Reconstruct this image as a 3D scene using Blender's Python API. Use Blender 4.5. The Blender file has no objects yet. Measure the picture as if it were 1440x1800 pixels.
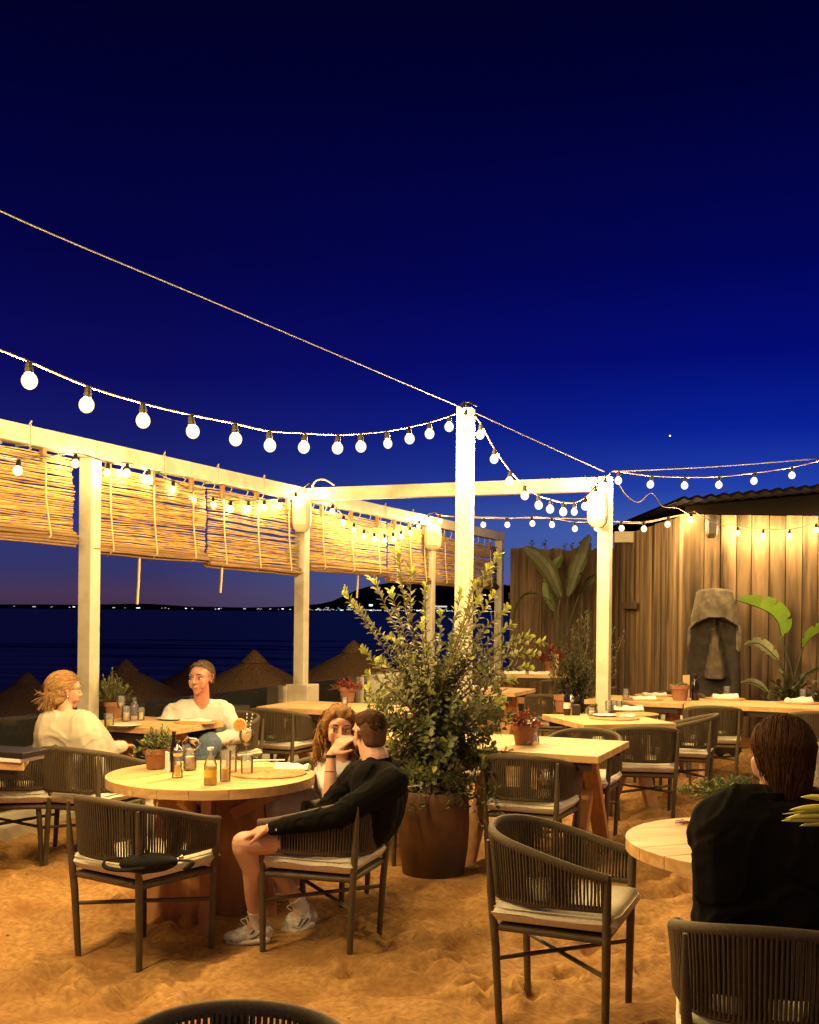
import bpy, bmesh, math, random
import numpy as np
from mathutils import Vector, Matrix, noise
R = math.radians
rnd = random.Random(7)
scene = bpy.context.scene
COL = scene.collection

# ------------------------------------------------------------------ camera
F, HC, CX, CY = 1950.0, 1.62, 720.0, 1075.6
RS, RC = 0.0105, 0.99994
cam_d = bpy.data.cameras.new('camera'); cam = bpy.data.objects.new('camera', cam_d); COL.objects.link(cam)
cam_d.sensor_fit = 'VERTICAL'; cam_d.sensor_height = 36.0; cam_d.lens = 36.0 * F / 1800.0
cam_d.shift_y = (CY - 900.0) / 1800.0
cam_d.clip_start = 0.05; cam_d.clip_end = 60000
cam.matrix_world = Matrix(((RC, -RS, 0, 0), (0, 0, -1, 0), (RS, RC, 0, HC), (0, 0, 0, 1)))
scene.camera = cam
# ------------------------------------------------------------------ dusk sky
W = bpy.data.worlds.new('World'); scene.world = W; W.use_nodes = True
nt = W.node_tree; nt.nodes.clear()
def nd(t, typ, **k):
    n = t.nodes.new(typ)
    for a, b in k.items(): setattr(n, a, b)
    return n
def s2l(c):
    return tuple(((x / 255.0) / 12.92 if x / 255.0 <= .04045 else ((x / 255.0 + .055) / 1.055) ** 2.4) for x in c) + (1.0,)
def ramp(t, stops, interp='LINEAR'):
    n = t.nodes.new('ShaderNodeValToRGB'); n.color_ramp.interpolation = interp
    e = n.color_ramp.elements
    while len(e) > 1: e.remove(e[-1])
    for i, (p, c) in enumerate(stops):
        x = e[0] if i == 0 else e.new(p)
        x.position = p; x.color = c
    return n
out = nd(nt, 'ShaderNodeOutputWorld'); bg = nd(nt, 'ShaderNodeBackground')
tc = nd(nt, 'ShaderNodeTexCoord'); sep = nd(nt, 'ShaderNodeSeparateXYZ'); nt.links.new(tc.outputs['Generated'], sep.inputs[0])
# elevation (sine) 0 at the horizon .. 0.55 at the top of the picture
rl = ramp(nt, [(0.0, s2l((66, 48, 72))), (.014, s2l((70, 52, 84))), (.035, s2l((52, 52, 102))), (.075, s2l((46, 54, 118))), (.13, s2l((26, 32, 108))), (.20, s2l((12, 12, 92))), (.30, s2l((4, 4, 68))), (.42, s2l((2, 2, 48))), (.52, s2l((1, 1, 30))), (1.0, s2l((1, 1, 20)))])
rr = ramp(nt, [(0.0, s2l((90, 100, 150))), (.03, s2l((86, 108, 170))), (.075, s2l((66, 96, 178))), (.11, s2l((34, 64, 168))), (.16, s2l((8, 32, 148))), (.22, s2l((3, 12, 116))), (.30, s2l((2, 5, 84))), (.42, s2l((1, 2, 52))), (.52, s2l((1, 1, 32))), (1.0, s2l((1, 1, 20)))])
for r_ in (rl, rr): nt.links.new(sep.outputs['Z'], r_.inputs[0])
mr = nd(nt, 'ShaderNodeMapRange'); mr.inputs[1].default_value = -0.22; mr.inputs[2].default_value = 0.26
nt.links.new(sep.outputs['X'], mr.inputs[0])
mx = nd(nt, 'ShaderNodeMix', data_type='RGBA'); nt.links.new(mr.outputs[0], mx.inputs[0])
nt.links.new(rl.outputs[0], mx.inputs[6]); nt.links.new(rr.outputs[0], mx.inputs[7])
nt.links.new(mx.outputs[2], bg.inputs[0]); bg.inputs[1].default_value = 1.0
nt.links.new(bg.outputs[0], out.inputs[0])
LAMP_COL = (1.0, 0.67, 0.26)
LAMP_W = 42.0
scene.view_settings.view_transform = 'Standard'; scene.view_settings.look = 'None'
scene.view_settings.exposure = 0.0; scene.view_settings.gamma = 1.0
scene.cycles.max_bounces = 6; scene.cycles.diffuse_bounces = 2; scene.cycles.transparent_max_bounces = 12
scene.cycles.sample_clamp_indirect = 4.0
scene.cycles.use_denoising = True

# ------------------------------------------------------------------ pixel -> place helpers
def P(x, y, z):
    u, v = x - CX, y - CY
    return Vector(((u * RC + v * RS) * z / F, z, HC - (-u * RS + v * RC) * z / F))
def G(x, y, h=0.0):
    u, v = x - CX, y - CY
    z = F * (HC - h) / (-u * RS + v * RC)
    return P(x, y, z)
AV = Vector((.3874, .9219, 0)); BV = Vector((.9219, -.3874, 0)); OV = Vector((-2.54, 8.79, 0))
def AB(s, t, h=0.0): return OV + AV * s + BV * t + Vector((0, 0, h))
UP = Vector((0, 0, 1))
# ------------------------------------------------------------------ objects
def tag(o, label=None, cat=None, group=None, kind=None):
    if label: o['label'] = label
    if cat: o['category'] = cat
    if group: o['group'] = group
    if kind: o['kind'] = kind
    return o
def thing(name, loc=(0, 0, 0), rz=0.0, label=None, cat=None, group=None):
    o = bpy.data.objects.new(name, None); COL.objects.link(o)
    o.location = loc; o.rotation_euler = (0, 0, rz); o.empty_display_size = .1
    return tag(o, label, cat, group)
def root_inv(p):
    while p.parent: p = p.parent
    return (Matrix.Translation(p.location) @ Matrix.Rotation(p.rotation_euler.z, 4, 'Z')).inverted()
def dup_tree(o, parent=None, label=None):
    c = o.copy(); COL.objects.link(c)
    if parent: c.parent = parent
    if label: c['label'] = label
    for ch in o.children: dup_tree(ch, c)
    return c
class MB:
    def __init__(s): s.v = []; s.f = []; s.m = []
    def add(s, vs, fs, m=0):
        n = len(s.v); s.v += [tuple(x) for x in vs]; s.f += [tuple(i + n for i in f) for f in fs]; s.m += [m] * len(fs); return s
    def box(s, c, size, ax=None, m=0, taper=1.0):
        c = Vector(c); ax = ax or (Vector((1, 0, 0)), Vector((0, 1, 0)), UP)
        vs = []
        for k in (-1, 1):
            t = taper if k > 0 else 1.0
            for j in (-1, 1):
                for i in (-1, 1): vs.append(c + ax[0] * (i * size[0] / 2 * t) + ax[1] * (j * size[1] / 2 * t) + ax[2] * (k * size[2] / 2))
        return s.add(vs, [(0, 2, 3, 1), (4, 5, 7, 6), (0, 1, 5, 4), (2, 6, 7, 3), (0, 4, 6, 2), (1, 3, 7, 5)], m)
    def bar(s, p, q, w, d, up=UP, m=0):
        p = Vector(p); q = Vector(q); z = (q - p); L = z.length; z.normalize()
        x = Vector(up).cross(z)
        if x.length < 1e-4: x = Vector((1, 0, 0)).cross(z)
        x.normalize(); y = z.cross(x)
        return s.box((p + q) / 2, (w, d, L), (x, y, z), m)
    def tube(s, pts, r, n=8, caps=True, m=0, flat=1.0, up=None):
        pts = [Vector(p) for p in pts]; k = len(pts)
        if not isinstance(r, (list, tuple)): r = [r] * k
        vs = []; prev = None
        for i, p in enumerate(pts):
            t = (pts[min(i + 1, k - 1)] - pts[max(i - 1, 0)])
            if t.length < 1e-9: t = Vector((0, 0, 1))
            t.normalize()
            if prev is None:
                x = (Vector(up) if up else (UP if abs(t.z) < .9 else Vector((1, 0, 0)))).cross(t); x.normalize()
            else:
                x = prev - t * prev.dot(t)
                if x.length < 1e-6: x = UP.cross(t)
                x.normalize()
            prev = x; y = t.cross(x)
            for j in range(n):
                a = 2 * math.pi * j / n
                vs.append(p + x * (math.cos(a) * r[i]) + y * (math.sin(a) * r[i] * flat))
        fs = []
        for i in range(k - 1):
            for j in range(n):
                a = i * n + j; b = i * n + (j + 1) % n
                fs.append((a, b, b + n, a + n))
        if caps: fs.append(tuple(range(n - 1, -1, -1))); fs.append(tuple((k - 1) * n + j for j in range(n)))
        return s.add(vs, fs, m)
    def lathe(s, prof, c=(0, 0, 0), n=24, m=0, ax=None, caps=True):
        c = Vector(c); ax = ax or (Vector((1, 0, 0)), Vector((0, 1, 0)), UP)
        vs = []; k = len(prof)
        for (r, z) in prof:
            for j in range(n):
                a = 2 * math.pi * j / n
                vs.append(c + ax[0] * (math.cos(a) * r) + ax[1] * (math.sin(a) * r) + ax[2] * z)
        fs = []
        for i in range(k - 1):
            for j in range(n):
                a = i * n + j; b = i * n + (j + 1) % n
                fs.append((a, b, b + n, a + n))
        if caps: fs.append(tuple(range(n - 1, -1, -1))); fs.append(tuple((k - 1) * n + j for j in range(n)))
        return s.add(vs, fs, m)
    def ball(s, c, r, m=0, n=12, ax=None):
        if not isinstance(r, (list, tuple)): r = (r, r, r)
        ax = ax or (Vector((1, 0, 0)), Vector((0, 1, 0)), UP)
        c = Vector(c); vs = []; k = n // 2 + 1
        for i in range(1, k - 1):
            p = math.pi * i / (k - 1)
            for j in range(n):
                a = 2 * math.pi * j / n
                vs.append(c + ax[0] * (r[0] * math.sin(p) * math.cos(a)) + ax[1] * (r[1] * math.sin(p) * math.sin(a)) - ax[2] * (r[2] * math.cos(p)))
        b0 = len(vs); vs.append(c - ax[2] * r[2]); vs.append(c + ax[2] * r[2])
        fs = []
        for i in range(k - 3):
            for j in range(n):
                a = i * n + j; b = i * n + (j + 1) % n; fs.append((a, b, b + n, a + n))
        for j in range(n):
            fs.append((b0, (j + 1) % n, j)); q = (k - 3) * n; fs.append((q + j, q + (j + 1) % n, b0 + 1))
        return s.add(vs, fs, m)
    def build(s, name, mats, parent=None, world=False, smooth=None, bevel=0.0, label=None):
        me = bpy.data.meshes.new(name)
        vs = s.v
        if world and parent is not None:
            M = root_inv(parent); vs = [tuple(M @ Vector(v)) for v in vs]
        me.from_pydata(vs, [], s.f)
        if not isinstance(mats, (list, tuple)): mats = [mats]
        for m in mats: me.materials.append(m)
        me.polygons.foreach_set('material_index', s.m)
        me.update()
        o = bpy.data.objects.new(name, me); COL.objects.link(o)
        if parent is not None: o.parent = parent
        if smooth is not None:
            me.polygons.foreach_set('use_smooth', [True] * len(me.polygons))
            if smooth < 180:
                bm = bmesh.new(); bm.from_mesh(me)
                for e in bm.edges:
                    if len(e.link_faces) == 2 and e.calc_face_angle(3.0) > R(smooth): e.smooth = False
                bm.to_mesh(me); bm.free()
        if bevel > 0:
            b = o.modifiers.new('bevel', 'BEVEL'); b.width = bevel; b.segments = 2; b.limit_method = 'ANGLE'
        if label: o['label'] = label
        return o
def catmull(pts, n=8):
    pts = [Vector(p) for p in pts]; out_ = []
    P4 = [pts[0] * 2 - pts[1]] + pts + [pts[-1] * 2 - pts[-2]]
    for i in range(1, len(P4) - 2):
        a, b, c, d = P4[i - 1:i + 3]
        for k in range(n):
            t = k / n
            out_.append(.5 * ((2 * b) + (c - a) * t + (2 * a - 5 * b + 4 * c - d) * t * t + (3 * b - a - 3 * c + d) * t ** 3))
    out_.append(pts[-1]); return out_

# ------------------------------------------------------------------ materials
def mat(name, base, rough=.6, metal=0.0, spec=.5, **k):
    m = bpy.data.materials.new(name); m.use_nodes = True
    b = m.node_tree.nodes['Principled BSDF']
    b.inputs['Base Color'].default_value = tuple(base[:3]) + (1,)
    b.inputs['Roughness'].default_value = rough; b.inputs['Metallic'].default_value = metal
    b.inputs['Specular IOR Level'].default_value = spec
    for a, v in k.items(): b.inputs[a].default_value = v
    return m
def texmat(name, c1, c2, scale=(10, 10, 10), rough=.7, nscale=1.0, detail=6, bump=.2, bdist=.005, distort=.0, island=0.0, coord='Object', lo=.35, hi=.65, c3=None, c3scale=2.0, c3lo=.55, c3hi=.7, spec=.4):
    """noise-mottled surface: c1/c2 by stretched noise, optional c3 patches, optional tint per mesh island"""
    m = mat(name, c1, rough, spec=spec); t = m.node_tree; b = t.nodes['Principled BSDF']; L = t.links.new
    tcn = nd(t, 'ShaderNodeTexCoord'); mp = nd(t, 'ShaderNodeMapping'); mp.inputs['Scale'].default_value = scale
    L(tcn.outputs[coord], mp.inputs[0])
    src = mp.outputs[0]
    gi = nd(t, 'ShaderNodeNewGeometry')
    if island:
        va = nd(t, 'ShaderNodeVectorMath', operation='ADD'); cm = nd(t, 'ShaderNodeCombineXYZ')
        mu = nd(t, 'ShaderNodeMath', operation='MULTIPLY'); mu.inputs[1].default_value = 57.0
        L(gi.outputs['Random Per Island'], mu.inputs[0]); L(mu.outputs[0], cm.inputs[0]); L(mu.outputs[0], cm.inputs[2])
        L(src, va.inputs[0]); L(cm.outputs[0], va.inputs[1]); src = va.outputs[0]
    n = nd(t, 'ShaderNodeTexNoise'); n.inputs['Scale'].default_value = nscale; n.inputs['Detail'].default_value = detail; n.inputs['Distortion'].default_value = distort
    L(src, n.inputs['Vector'])
    r_ = ramp(t, [(lo, tuple(c1[:3]) + (1,)), (hi, tuple(c2[:3]) + (1,))]); L(n.outputs[0], r_.inputs[0])
    col = r_.outputs[0]
    if c3 is not None:
        n3 = nd(t, 'ShaderNodeTexNoise'); n3.inputs['Scale'].default_value = c3scale; n3.inputs['Detail'].default_value = 5
        L(tcn.outputs[coord] if not island else src, n3.inputs['Vector'])
        m3 = nd(t, 'ShaderNodeMapRange'); m3.inputs[1].default_value = c3lo; m3.inputs[2].default_value = c3hi; L(n3.outputs[0], m3.inputs[0])
        x3 = nd(t, 'ShaderNodeMix', data_type='RGBA'); x3.inputs[7].default_value = tuple(c3[:3]) + (1,); L(m3.outputs[0], x3.inputs[0]); L(col, x3.inputs[6]); col = x3.outputs[2]
    if island:
        hs = nd(t, 'ShaderNodeHueSaturation'); ma = nd(t, 'ShaderNodeMapRange'); ma.inputs[3].default_value = 1 - island; ma.inputs[4].default_value = 1 + island
        L(gi.outputs['Random Per Island'], ma.inputs[0]); L(ma.outputs[0], hs.inputs['Value']); L(col, hs.inputs['Color']); col = hs.outputs[0]
    L(col, b.inputs['Base Color'])
    if bump:
        bp = nd(t, 'ShaderNodeBump'); bp.inputs['Strength'].default_value = bump; bp.inputs['Distance'].default_value = bdist
        L(n.outputs[0], bp.inputs['Height']); L(bp.outputs[0], b.inputs['Normal'])
    return m
def leafmat(name, c1, c2, trans=.25, rough=.5):
    m = texmat(name, c1, c2, (1, 1, 1), rough, nscale=9, detail=2, bump=0, island=.28)
    t = m.node_tree; b = t.nodes['Principled BSDF']; o_ = [x for x in t.nodes if x.type == 'OUTPUT_MATERIAL'][0]
    tr = nd(t, 'ShaderNodeBsdfTranslucent'); tr.inputs[0].default_value = tuple(x * 1.3 for x in c2[:3]) + (1,)
    ms = nd(t, 'ShaderNodeMixShader'); ms.inputs[0].default_value = trans
    t.links.new(b.outputs[0], ms.inputs[1]); t.links.new(tr.outputs[0], ms.inputs[2]); t.links.new(ms.outputs[0], o_.inputs[0])
    return m
def glassmat(name, col=(1, 1, 1), rough=.06, film=.10, ior=1.45):
    """thin clear glass: see-through, fresnel highlights, a faint pale film standing in for refracted light"""
    m = bpy.data.materials.new(name); m.use_nodes = True; t = m.node_tree; t.nodes.clear()
    o_ = nd(t, 'ShaderNodeOutputMaterial'); gl = nd(t, 'ShaderNodeBsdfGlossy'); gl.inputs['Roughness'].default_value = rough
    tr = nd(t, 'ShaderNodeBsdfTransparent'); tr.inputs[0].default_value = tuple(col) + (1,)
    df = nd(t, 'ShaderNodeBsdfDiffuse'); df.inputs[0].default_value = (.85, .85, .82, 1); tl_ = nd(t, 'ShaderNodeBsdfTranslucent'); tl_.inputs[0].default_value = (.85, .85, .82, 1)
    m0 = nd(t, 'ShaderNodeMixShader'); m0.inputs[0].default_value = .5; t.links.new(df.outputs[0], m0.inputs[1]); t.links.new(tl_.outputs[0], m0.inputs[2])
    m1 = nd(t, 'ShaderNodeMixShader'); m1.inputs[0].default_value = film; t.links.new(tr.outputs[0], m1.inputs[1]); t.links.new(m0.outputs[0], m1.inputs[2])  # pale diffuse share puts the brightness of refracted light into the glass colour
    fr = nd(t, 'ShaderNodeFresnel'); fr.inputs[0].default_value = ior
    ms = nd(t, 'ShaderNodeMixShader'); t.links.new(fr.outputs[0], ms.inputs[0]); t.links.new(m1.outputs[0], ms.inputs[1]); t.links.new(gl.outputs[0], ms.inputs[2]); t.links.new(ms.outputs[0], o_.inputs[0])
    return m
def emit(name, col, strength):
    m = bpy.data.materials.new(name); m.use_nodes = True; t = m.node_tree; t.nodes.clear()
    o_ = nd(t, 'ShaderNodeOutputMaterial'); e = nd(t, 'ShaderNodeEmission'); e.inputs[0].default_value = tuple(col[:3]) + (1,); e.inputs[1].default_value = strength
    t.links.new(e.outputs[0], o_.inputs[0]); return m
def nosample(m):
    m.cycles.emission_sampling = 'NONE'; return m

M = {}
M['white_paint'] = texmat('white_paint', (.52, .46, .33), (.58, .52, .38), (3, 3, 3), .45, nscale=3, bump=.05, c3=(.36, .29, .18), c3scale=3.5, c3lo=.52, c3hi=.75)
M['sand'] = texmat('sand', (.28, .145, .052), (.46, .262, .10), (1, 1, 1), .95, lo=.32, hi=.68, nscale=34, detail=12, bump=.55, bdist=.010, c3=(.22, .10, .036), c3scale=2.6, c3lo=.45, c3hi=.8, spec=.1)
M['beach'] = texmat('beach_sand', (.10, .06, .035), (.16, .10, .06), (1, 1, 1), .95, nscale=.4, bump=.3, spec=.05)
M['weathered_wood'] = texmat('weathered_wood', (.28, .18, .095), (.12, .077, .041), (4.5, 4.5, .45), .85, nscale=2.2, detail=8, bump=.4, distort=.9, island=.42, c3=(.035, .021, .012), c3scale=.9, c3lo=.48, c3hi=.64)
M['fence_wood'] = texmat('fence_wood', (.15, .096, .056), (.065, .041, .025), (8, 8, .5), .9, nscale=2.4, detail=8, bump=.4, distort=.6, island=.3, c3=(.05, .03, .02), c3scale=1.2, c3lo=.55, c3hi=.8)
M['table_wood'] = texmat('table_wood', (.66, .43, .18), (.48, .27, .10), (1.2, 14, 14), .5, nscale=1.5, detail=8, bump=.15, distort=.6, island=.14, c3=(.42, .22, .09), c3scale=2.4, c3lo=.62, c3hi=.75)
M['pedestal_wood'] = texmat('pedestal_wood', (.60, .31, .12), (.42, .19, .07), (9, 9, 1), .6, nscale=2, detail=7, bump=.2, distort=.5, island=.15)
M['chair_frame'] = texmat('chair_frame', (.105, .078, .043), (.078, .056, .030), (4, 4, 4), .5, nscale=5, bump=.05)
M['rope'] = texmat('rope_cord', (.095, .067, .037), (.065, .044, .024), (60, 60, 60), .8, nscale=2, bump=.4, bdist=.002)
def _rail():
    m = texmat('wrapped_rail', (.10, .072, .038), (.07, .049, .026), (60, 60, 60), .75, nscale=2, bump=.3, bdist=.002)
    return m
M['rail'] = _rail()
M['cushion'] = texmat('cushion_fabric', (.74, .69, .54), (.66, .60, .46), (20, 20, 20), .9, nscale=3, bump=.4, bdist=.003, spec=.1)
M['reed'] = texmat('reed', (.62, .43, .12), (.40, .22, .055), (3, 3, 60), .75, nscale=1.5, detail=5, bump=.2, island=.38, c3=(.17, .065, .02), c3scale=2.6, c3lo=.52, c3hi=.66)
M['reed_dark'] = texmat('reed_roll', (.30, .17, .07), (.18, .10, .04), (3, 3, 60), .8, nscale=1.5, bump=.3, island=.3)
M['cord'] = mat('blind_cord', (.62, .46, .22), .9)
M['cable'] = mat('light_cable', (.20, .135, .07), .6)
M['cable_black'] = mat('black_cable', (.05, .045, .04), .5)
M['rope_wire'] = mat('steel_wire', (.065, .05, .042), .5)
M['socket'] = mat('bulb_socket', (.010, .008, .006), .7, spec=.15)
M['speaker'] = texmat('speaker_plastic', (.40, .34, .23), (.34, .28, .18), (1, 1, 1), .45, nscale=4, bump=.05)
M['speaker_dark'] = mat('dark_speaker_plastic', (.10, .08, .06), .5)
M['terracotta'] = texmat('terracotta', (.33, .15, .085), (.25, .105, .055), (1, 1, 1), .85, nscale=12, bump=.2, c3=(.42, .26, .17), c3scale=6, c3lo=.55, c3hi=.8)
M['rust_pot'] = texmat('glazed_clay_pot', (.125, .052, .015), (.065, .027, .009), (1, 1, 1), .55, nscale=5, detail=9, bump=.3, c3=(.03, .024, .010), c3scale=3.2, c3lo=.5, c3hi=.72)
M['soil'] = texmat('soil', (.05, .03, .018), (.03, .018, .01), (1, 1, 1), .95, nscale=30)
M['bark'] = texmat('bark', (.16, .10, .06), (.09, .055, .035), (10, 10, 3), .9, nscale=4)
M['leaf_grey'] = leafmat('grey_green_leaf', (.26, .245, .105), (.17, .175, .065))
M['leaf_tip'] = leafmat('yellow_leaf_tip', (.42, .41, .07), (.30, .32, .06), .35)
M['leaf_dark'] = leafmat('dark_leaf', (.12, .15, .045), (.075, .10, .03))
M['leaf_herb'] = leafmat('herb_leaf', (.13, .19, .06), (.10, .14, .05))
M['leaf_banana'] = leafmat('banana_leaf', (.17, .28, .03), (.12, .21, .02), .4, .4)
M['leaf_dull'] = leafmat('dull_big_leaf', (.07, .07, .028), (.045, .05, .02), .2, .5)
M['leaf_yellow'] = leafmat('pale_yellow_leaf', (.85, .78, .12), (.72, .68, .09), .2, .4)
M['leaf_pale'] = leafmat('pale_underleaf', (.36, .36, .20), (.22, .24, .11))
M['leaf_red'] = leafmat('red_leaf', (.30, .06, .03), (.20, .04, .02))
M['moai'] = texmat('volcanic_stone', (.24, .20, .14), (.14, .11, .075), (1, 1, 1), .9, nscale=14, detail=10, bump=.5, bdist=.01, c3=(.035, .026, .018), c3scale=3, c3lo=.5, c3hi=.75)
M['glass'] = glassmat('clear_glass', (.99, .99, .98), .12, .13)
M['pane'] = glassmat('fence_glass', (.80, .80, .76), .03, .03, 1.5)
M['black_glass'] = mat('black_bottle_glass', (.012, .008, .006), .08)
M['juice'] = mat('juice', (.85, .58, .05), .15, **{'Subsurface Weight': .3})
M['cocktail'] = mat('cocktail', (.85, .70, .22), .15, **{'Subsurface Weight': .3})
def juicemat(name, c):
    m = mat(name, c, .2); t = m.node_tree; b = t.nodes['Principled BSDF']; o_ = [x for x in t.nodes if x.type == 'OUTPUT_MATERIAL'][0]
    tl_ = nd(t, 'ShaderNodeBsdfTranslucent'); tl_.inputs[0].default_value = tuple(c) + (1,); ms = nd(t, 'ShaderNodeMixShader'); ms.inputs[0].default_value = .5
    t.links.new(b.outputs[0], ms.inputs[1]); t.links.new(tl_.outputs[0], ms.inputs[2]); t.links.new(ms.outputs[0], o_.inputs[0]); return m
M['juice'] = juicemat('juice', (.98, .78, .10)); M['cocktail'] = juicemat('cocktail', (.98, .86, .32))
M['orange_fruit'] = texmat('orange_flesh', (.78, .13, .03), (.85, .26, .08), (1, 1, 1), .35, nscale=90, bump=.3, bdist=.001)
M['orange_rind'] = mat('orange_rind', (.85, .42, .08), .4)
M['napkin'] = texmat('napkin_cloth', (.80, .76, .68), (.72, .68, .60), (1, 1, 1), .9, nscale=40, bump=.2, bdist=.002)
M['wax'] = mat('candle_wax', (.8, .68, .45), .5, **{'Subsurface Weight': .2})
M['metal'] = mat('steel', (.6, .56, .5), .25, 1.0)
M['dark_metal'] = mat('dark_metal', (.05, .04, .035), .4, .6)
M['wicker'] = texmat('woven_placemat', (.55, .30, .11), (.33, .16, .05), (1, 1, 1), .8, nscale=70, bump=.9, bdist=.004)
M['plate'] = mat('ceramic', (.72, .68, .60), .3)
M['paper'] = mat('paper_label', (.8, .77, .7), .7)
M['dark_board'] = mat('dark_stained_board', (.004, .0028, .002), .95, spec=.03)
M['moai_mid'] = texmat('mid_tone_stone', (.085, .06, .037), (.045, .032, .02), (1, 1, 1), .85, nscale=10, detail=10, bump=.5, bdist=.01)
M['moai_dark'] = texmat('dark_tone_stone', (.035, .026, .018), (.018, .013, .009), (1, 1, 1), .85, nscale=14, detail=10, bump=.5, bdist=.01)
M['bag'] = texmat('black_leather', (.014, .011, .009), (.008, .006, .005), (1, 1, 1), .8, nscale=40, bump=.3, bdist=.002, spec=.2)
M['thatch'] = texmat('thatch', (.30, .17, .075), (.13, .07, .03), (14, 14, 2), .95, nscale=3, detail=8, bump=.8, bdist=.03)
M['roof_tile'] = texmat('roof_tile', (.005, .003, .002), (.003, .002, .0015), (1, 1, 1), .95, nscale=6, spec=.03)
M['concrete'] = texmat('painted_concrete', (.62, .56, .46), (.50, .44, .35), (1, 1, 1), .8, nscale=5)
M['denim'] = texmat('denim', (.10, .14, .20), (.07, .10, .15), (1, 1, 1), .9, nscale=60, bump=.3, bdist=.002)
M['straw'] = mat('paper_straw_white', (.85, .83, .78), .6)
M['straw_black'] = mat('paper_straw_black', (.03, .03, .03), .6)
def bulbmat(name, st, tint):
    '''frosted lit glass: lets the lamp inside through and glows warmly itself'''
    m = bpy.data.materials.new(name); m.use_nodes = True; t = m.node_tree; t.nodes.clear()
    o_ = nd(t, 'ShaderNodeOutputMaterial'); e = nd(t, 'ShaderNodeEmission'); e.inputs[0].default_value = tint; e.inputs[1].default_value = st
    tr = nd(t, 'ShaderNodeBsdfTransparent'); ad = nd(t, 'ShaderNodeAddShader')
    t.links.new(e.outputs[0], ad.inputs[0]); t.links.new(tr.outputs[0], ad.inputs[1]); t.links.new(ad.outputs[0], o_.inputs[0]); return nosample(m)
M['bulb'] = bulbmat('bulb_glow', .95, (1.0, .80, .34, 1)); M['filament'] = bulbmat('bulb_core_glow', 3.0, (1.0, .93, .72, 1))
M['bulb_dim'] = bulbmat('dim_bulb_glow', 1.0, (1.0, .75, .35, 1))
# ================================================================== setting
# ---- sand terrace: one displaced sheet in the pergola's own axes
def vnoise(xs, ys, seed):
    g = np.random.RandomState(seed).rand(256, 256)
    xi = np.floor(xs).astype(int); yi = np.floor(ys).astype(int); fx = xs - xi; fy = ys - yi
    fx = fx * fx * (3 - 2 * fx); fy = fy * fy * (3 - 2 * fy); a = lambda i, j: g[(xi + i) % 256, (yi + j) % 256]
    return (a(0, 0) * (1 - fx) + a(1, 0) * fx) * (1 - fy) + (a(0, 1) * (1 - fx) + a(1, 1) * fx) * fy - .5
ds = .036
ss = np.arange(-9.5, 12.5, ds); tt = np.arange(.06, 11.5, ds)
SS, TT = np.meshgrid(ss, tt, indexing='ij')
XX = OV.x + AV.x * SS + BV.x * TT; YY = OV.y + AV.y * SS + BV.y * TT
wx = XX + .12 * vnoise(XX * 4, YY * 4, 3); wy = YY + .12 * vnoise(XX * 4, YY * 4, 4)
ZZ = .05 * vnoise(wx * 1.3, wy * 1.3, 5) + .055 * vnoise(wx * 3.1, wy * 4.2, 6) + .052 * vnoise(wx * 7.0, wy * 8.5, 7) + .016 * vnoise(wx * 15, wy * 15, 8)
rs = np.random.RandomState(11)
for k in range(2600):
    s0 = rs.uniform(-8.5, 12); t0 = rs.uniform(.3, 11); ang = rs.uniform(0, math.pi); L_ = rs.uniform(.07, .15); w_ = L_ * rs.uniform(.4, .6); dep = rs.uniform(.018, .055)
    i0, i1 = np.searchsorted(ss, [s0 - .35, s0 + .35]); j0, j1 = np.searchsorted(tt, [t0 - .35, t0 + .35])
    if i1 - i0 < 4 or j1 - j0 < 4: continue
    dx = SS[i0:i1, j0:j1] - s0; dy = TT[i0:i1, j0:j1] - t0
    u = (dx * math.cos(ang) + dy * math.sin(ang)) / L_; v = (-dx * math.sin(ang) + dy * math.cos(ang)) / w_
    d = np.sqrt(u * u + v * v)
    ZZ[i0:i1, j0:j1] += -dep * np.exp(-d ** 2.6) + dep * .65 * np.exp(-((d - 1.45) ** 2) * 6)
_m = np.clip((np.sqrt((XX - .165) ** 2 + (YY - 6.92) ** 2) - .24) / .25, 0, 1); ZZ = (ZZ - ZZ.mean()) * _m; _f = np.clip((np.sqrt((XX + .75) ** 2 + (YY - 5.4) ** 2) - .22) / .3, .25, 1); ZZ = ZZ * _f + .012 * (1 - _f); ZZ = np.clip(ZZ, -.085, .075)
def sand_h(x, y):
    d = Vector((x, y, 0)) - OV; s = d.dot(AV); t = d.dot(BV)
    i = int((s - ss[0]) / ds); j = int((t - tt[0]) / ds)
    if 0 <= i < len(ss) and 0 <= j < len(tt): return float(ZZ[i, j])
    return 0.0
n1, n2 = SS.shape
me = bpy.data.meshes.new('sand_ground'); co = np.stack([XX, YY, ZZ], -1).reshape(-1, 3)
idx = np.arange(n1 * n2).reshape(n1, n2)
q = np.stack([idx[:-1, :-1], idx[:-1, 1:], idx[1:, 1:], idx[1:, :-1]], -1).reshape(-1, 4)
me.vertices.add(len(co)); me.vertices.foreach_set('co', co.ravel())
me.loops.add(q.size); me.loops.foreach_set('vertex_index', q.ravel())
me.polygons.add(len(q)); me.polygons.foreach_set('loop_start', np.arange(0, q.size, 4)); me.polygons.foreach_set('loop_total', np.full(len(q), 4))
me.polygons.foreach_set('use_smooth', np.ones(len(q), dtype=bool)); me.update(calc_edges=True); me.validate()
if me.polygons[0].normal.z < 0: me.flip_normals()
me.materials.append(M['sand'])
o = bpy.data.objects.new('sand_ground', me); COL.objects.link(o); tag(o, kind='structure')
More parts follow.
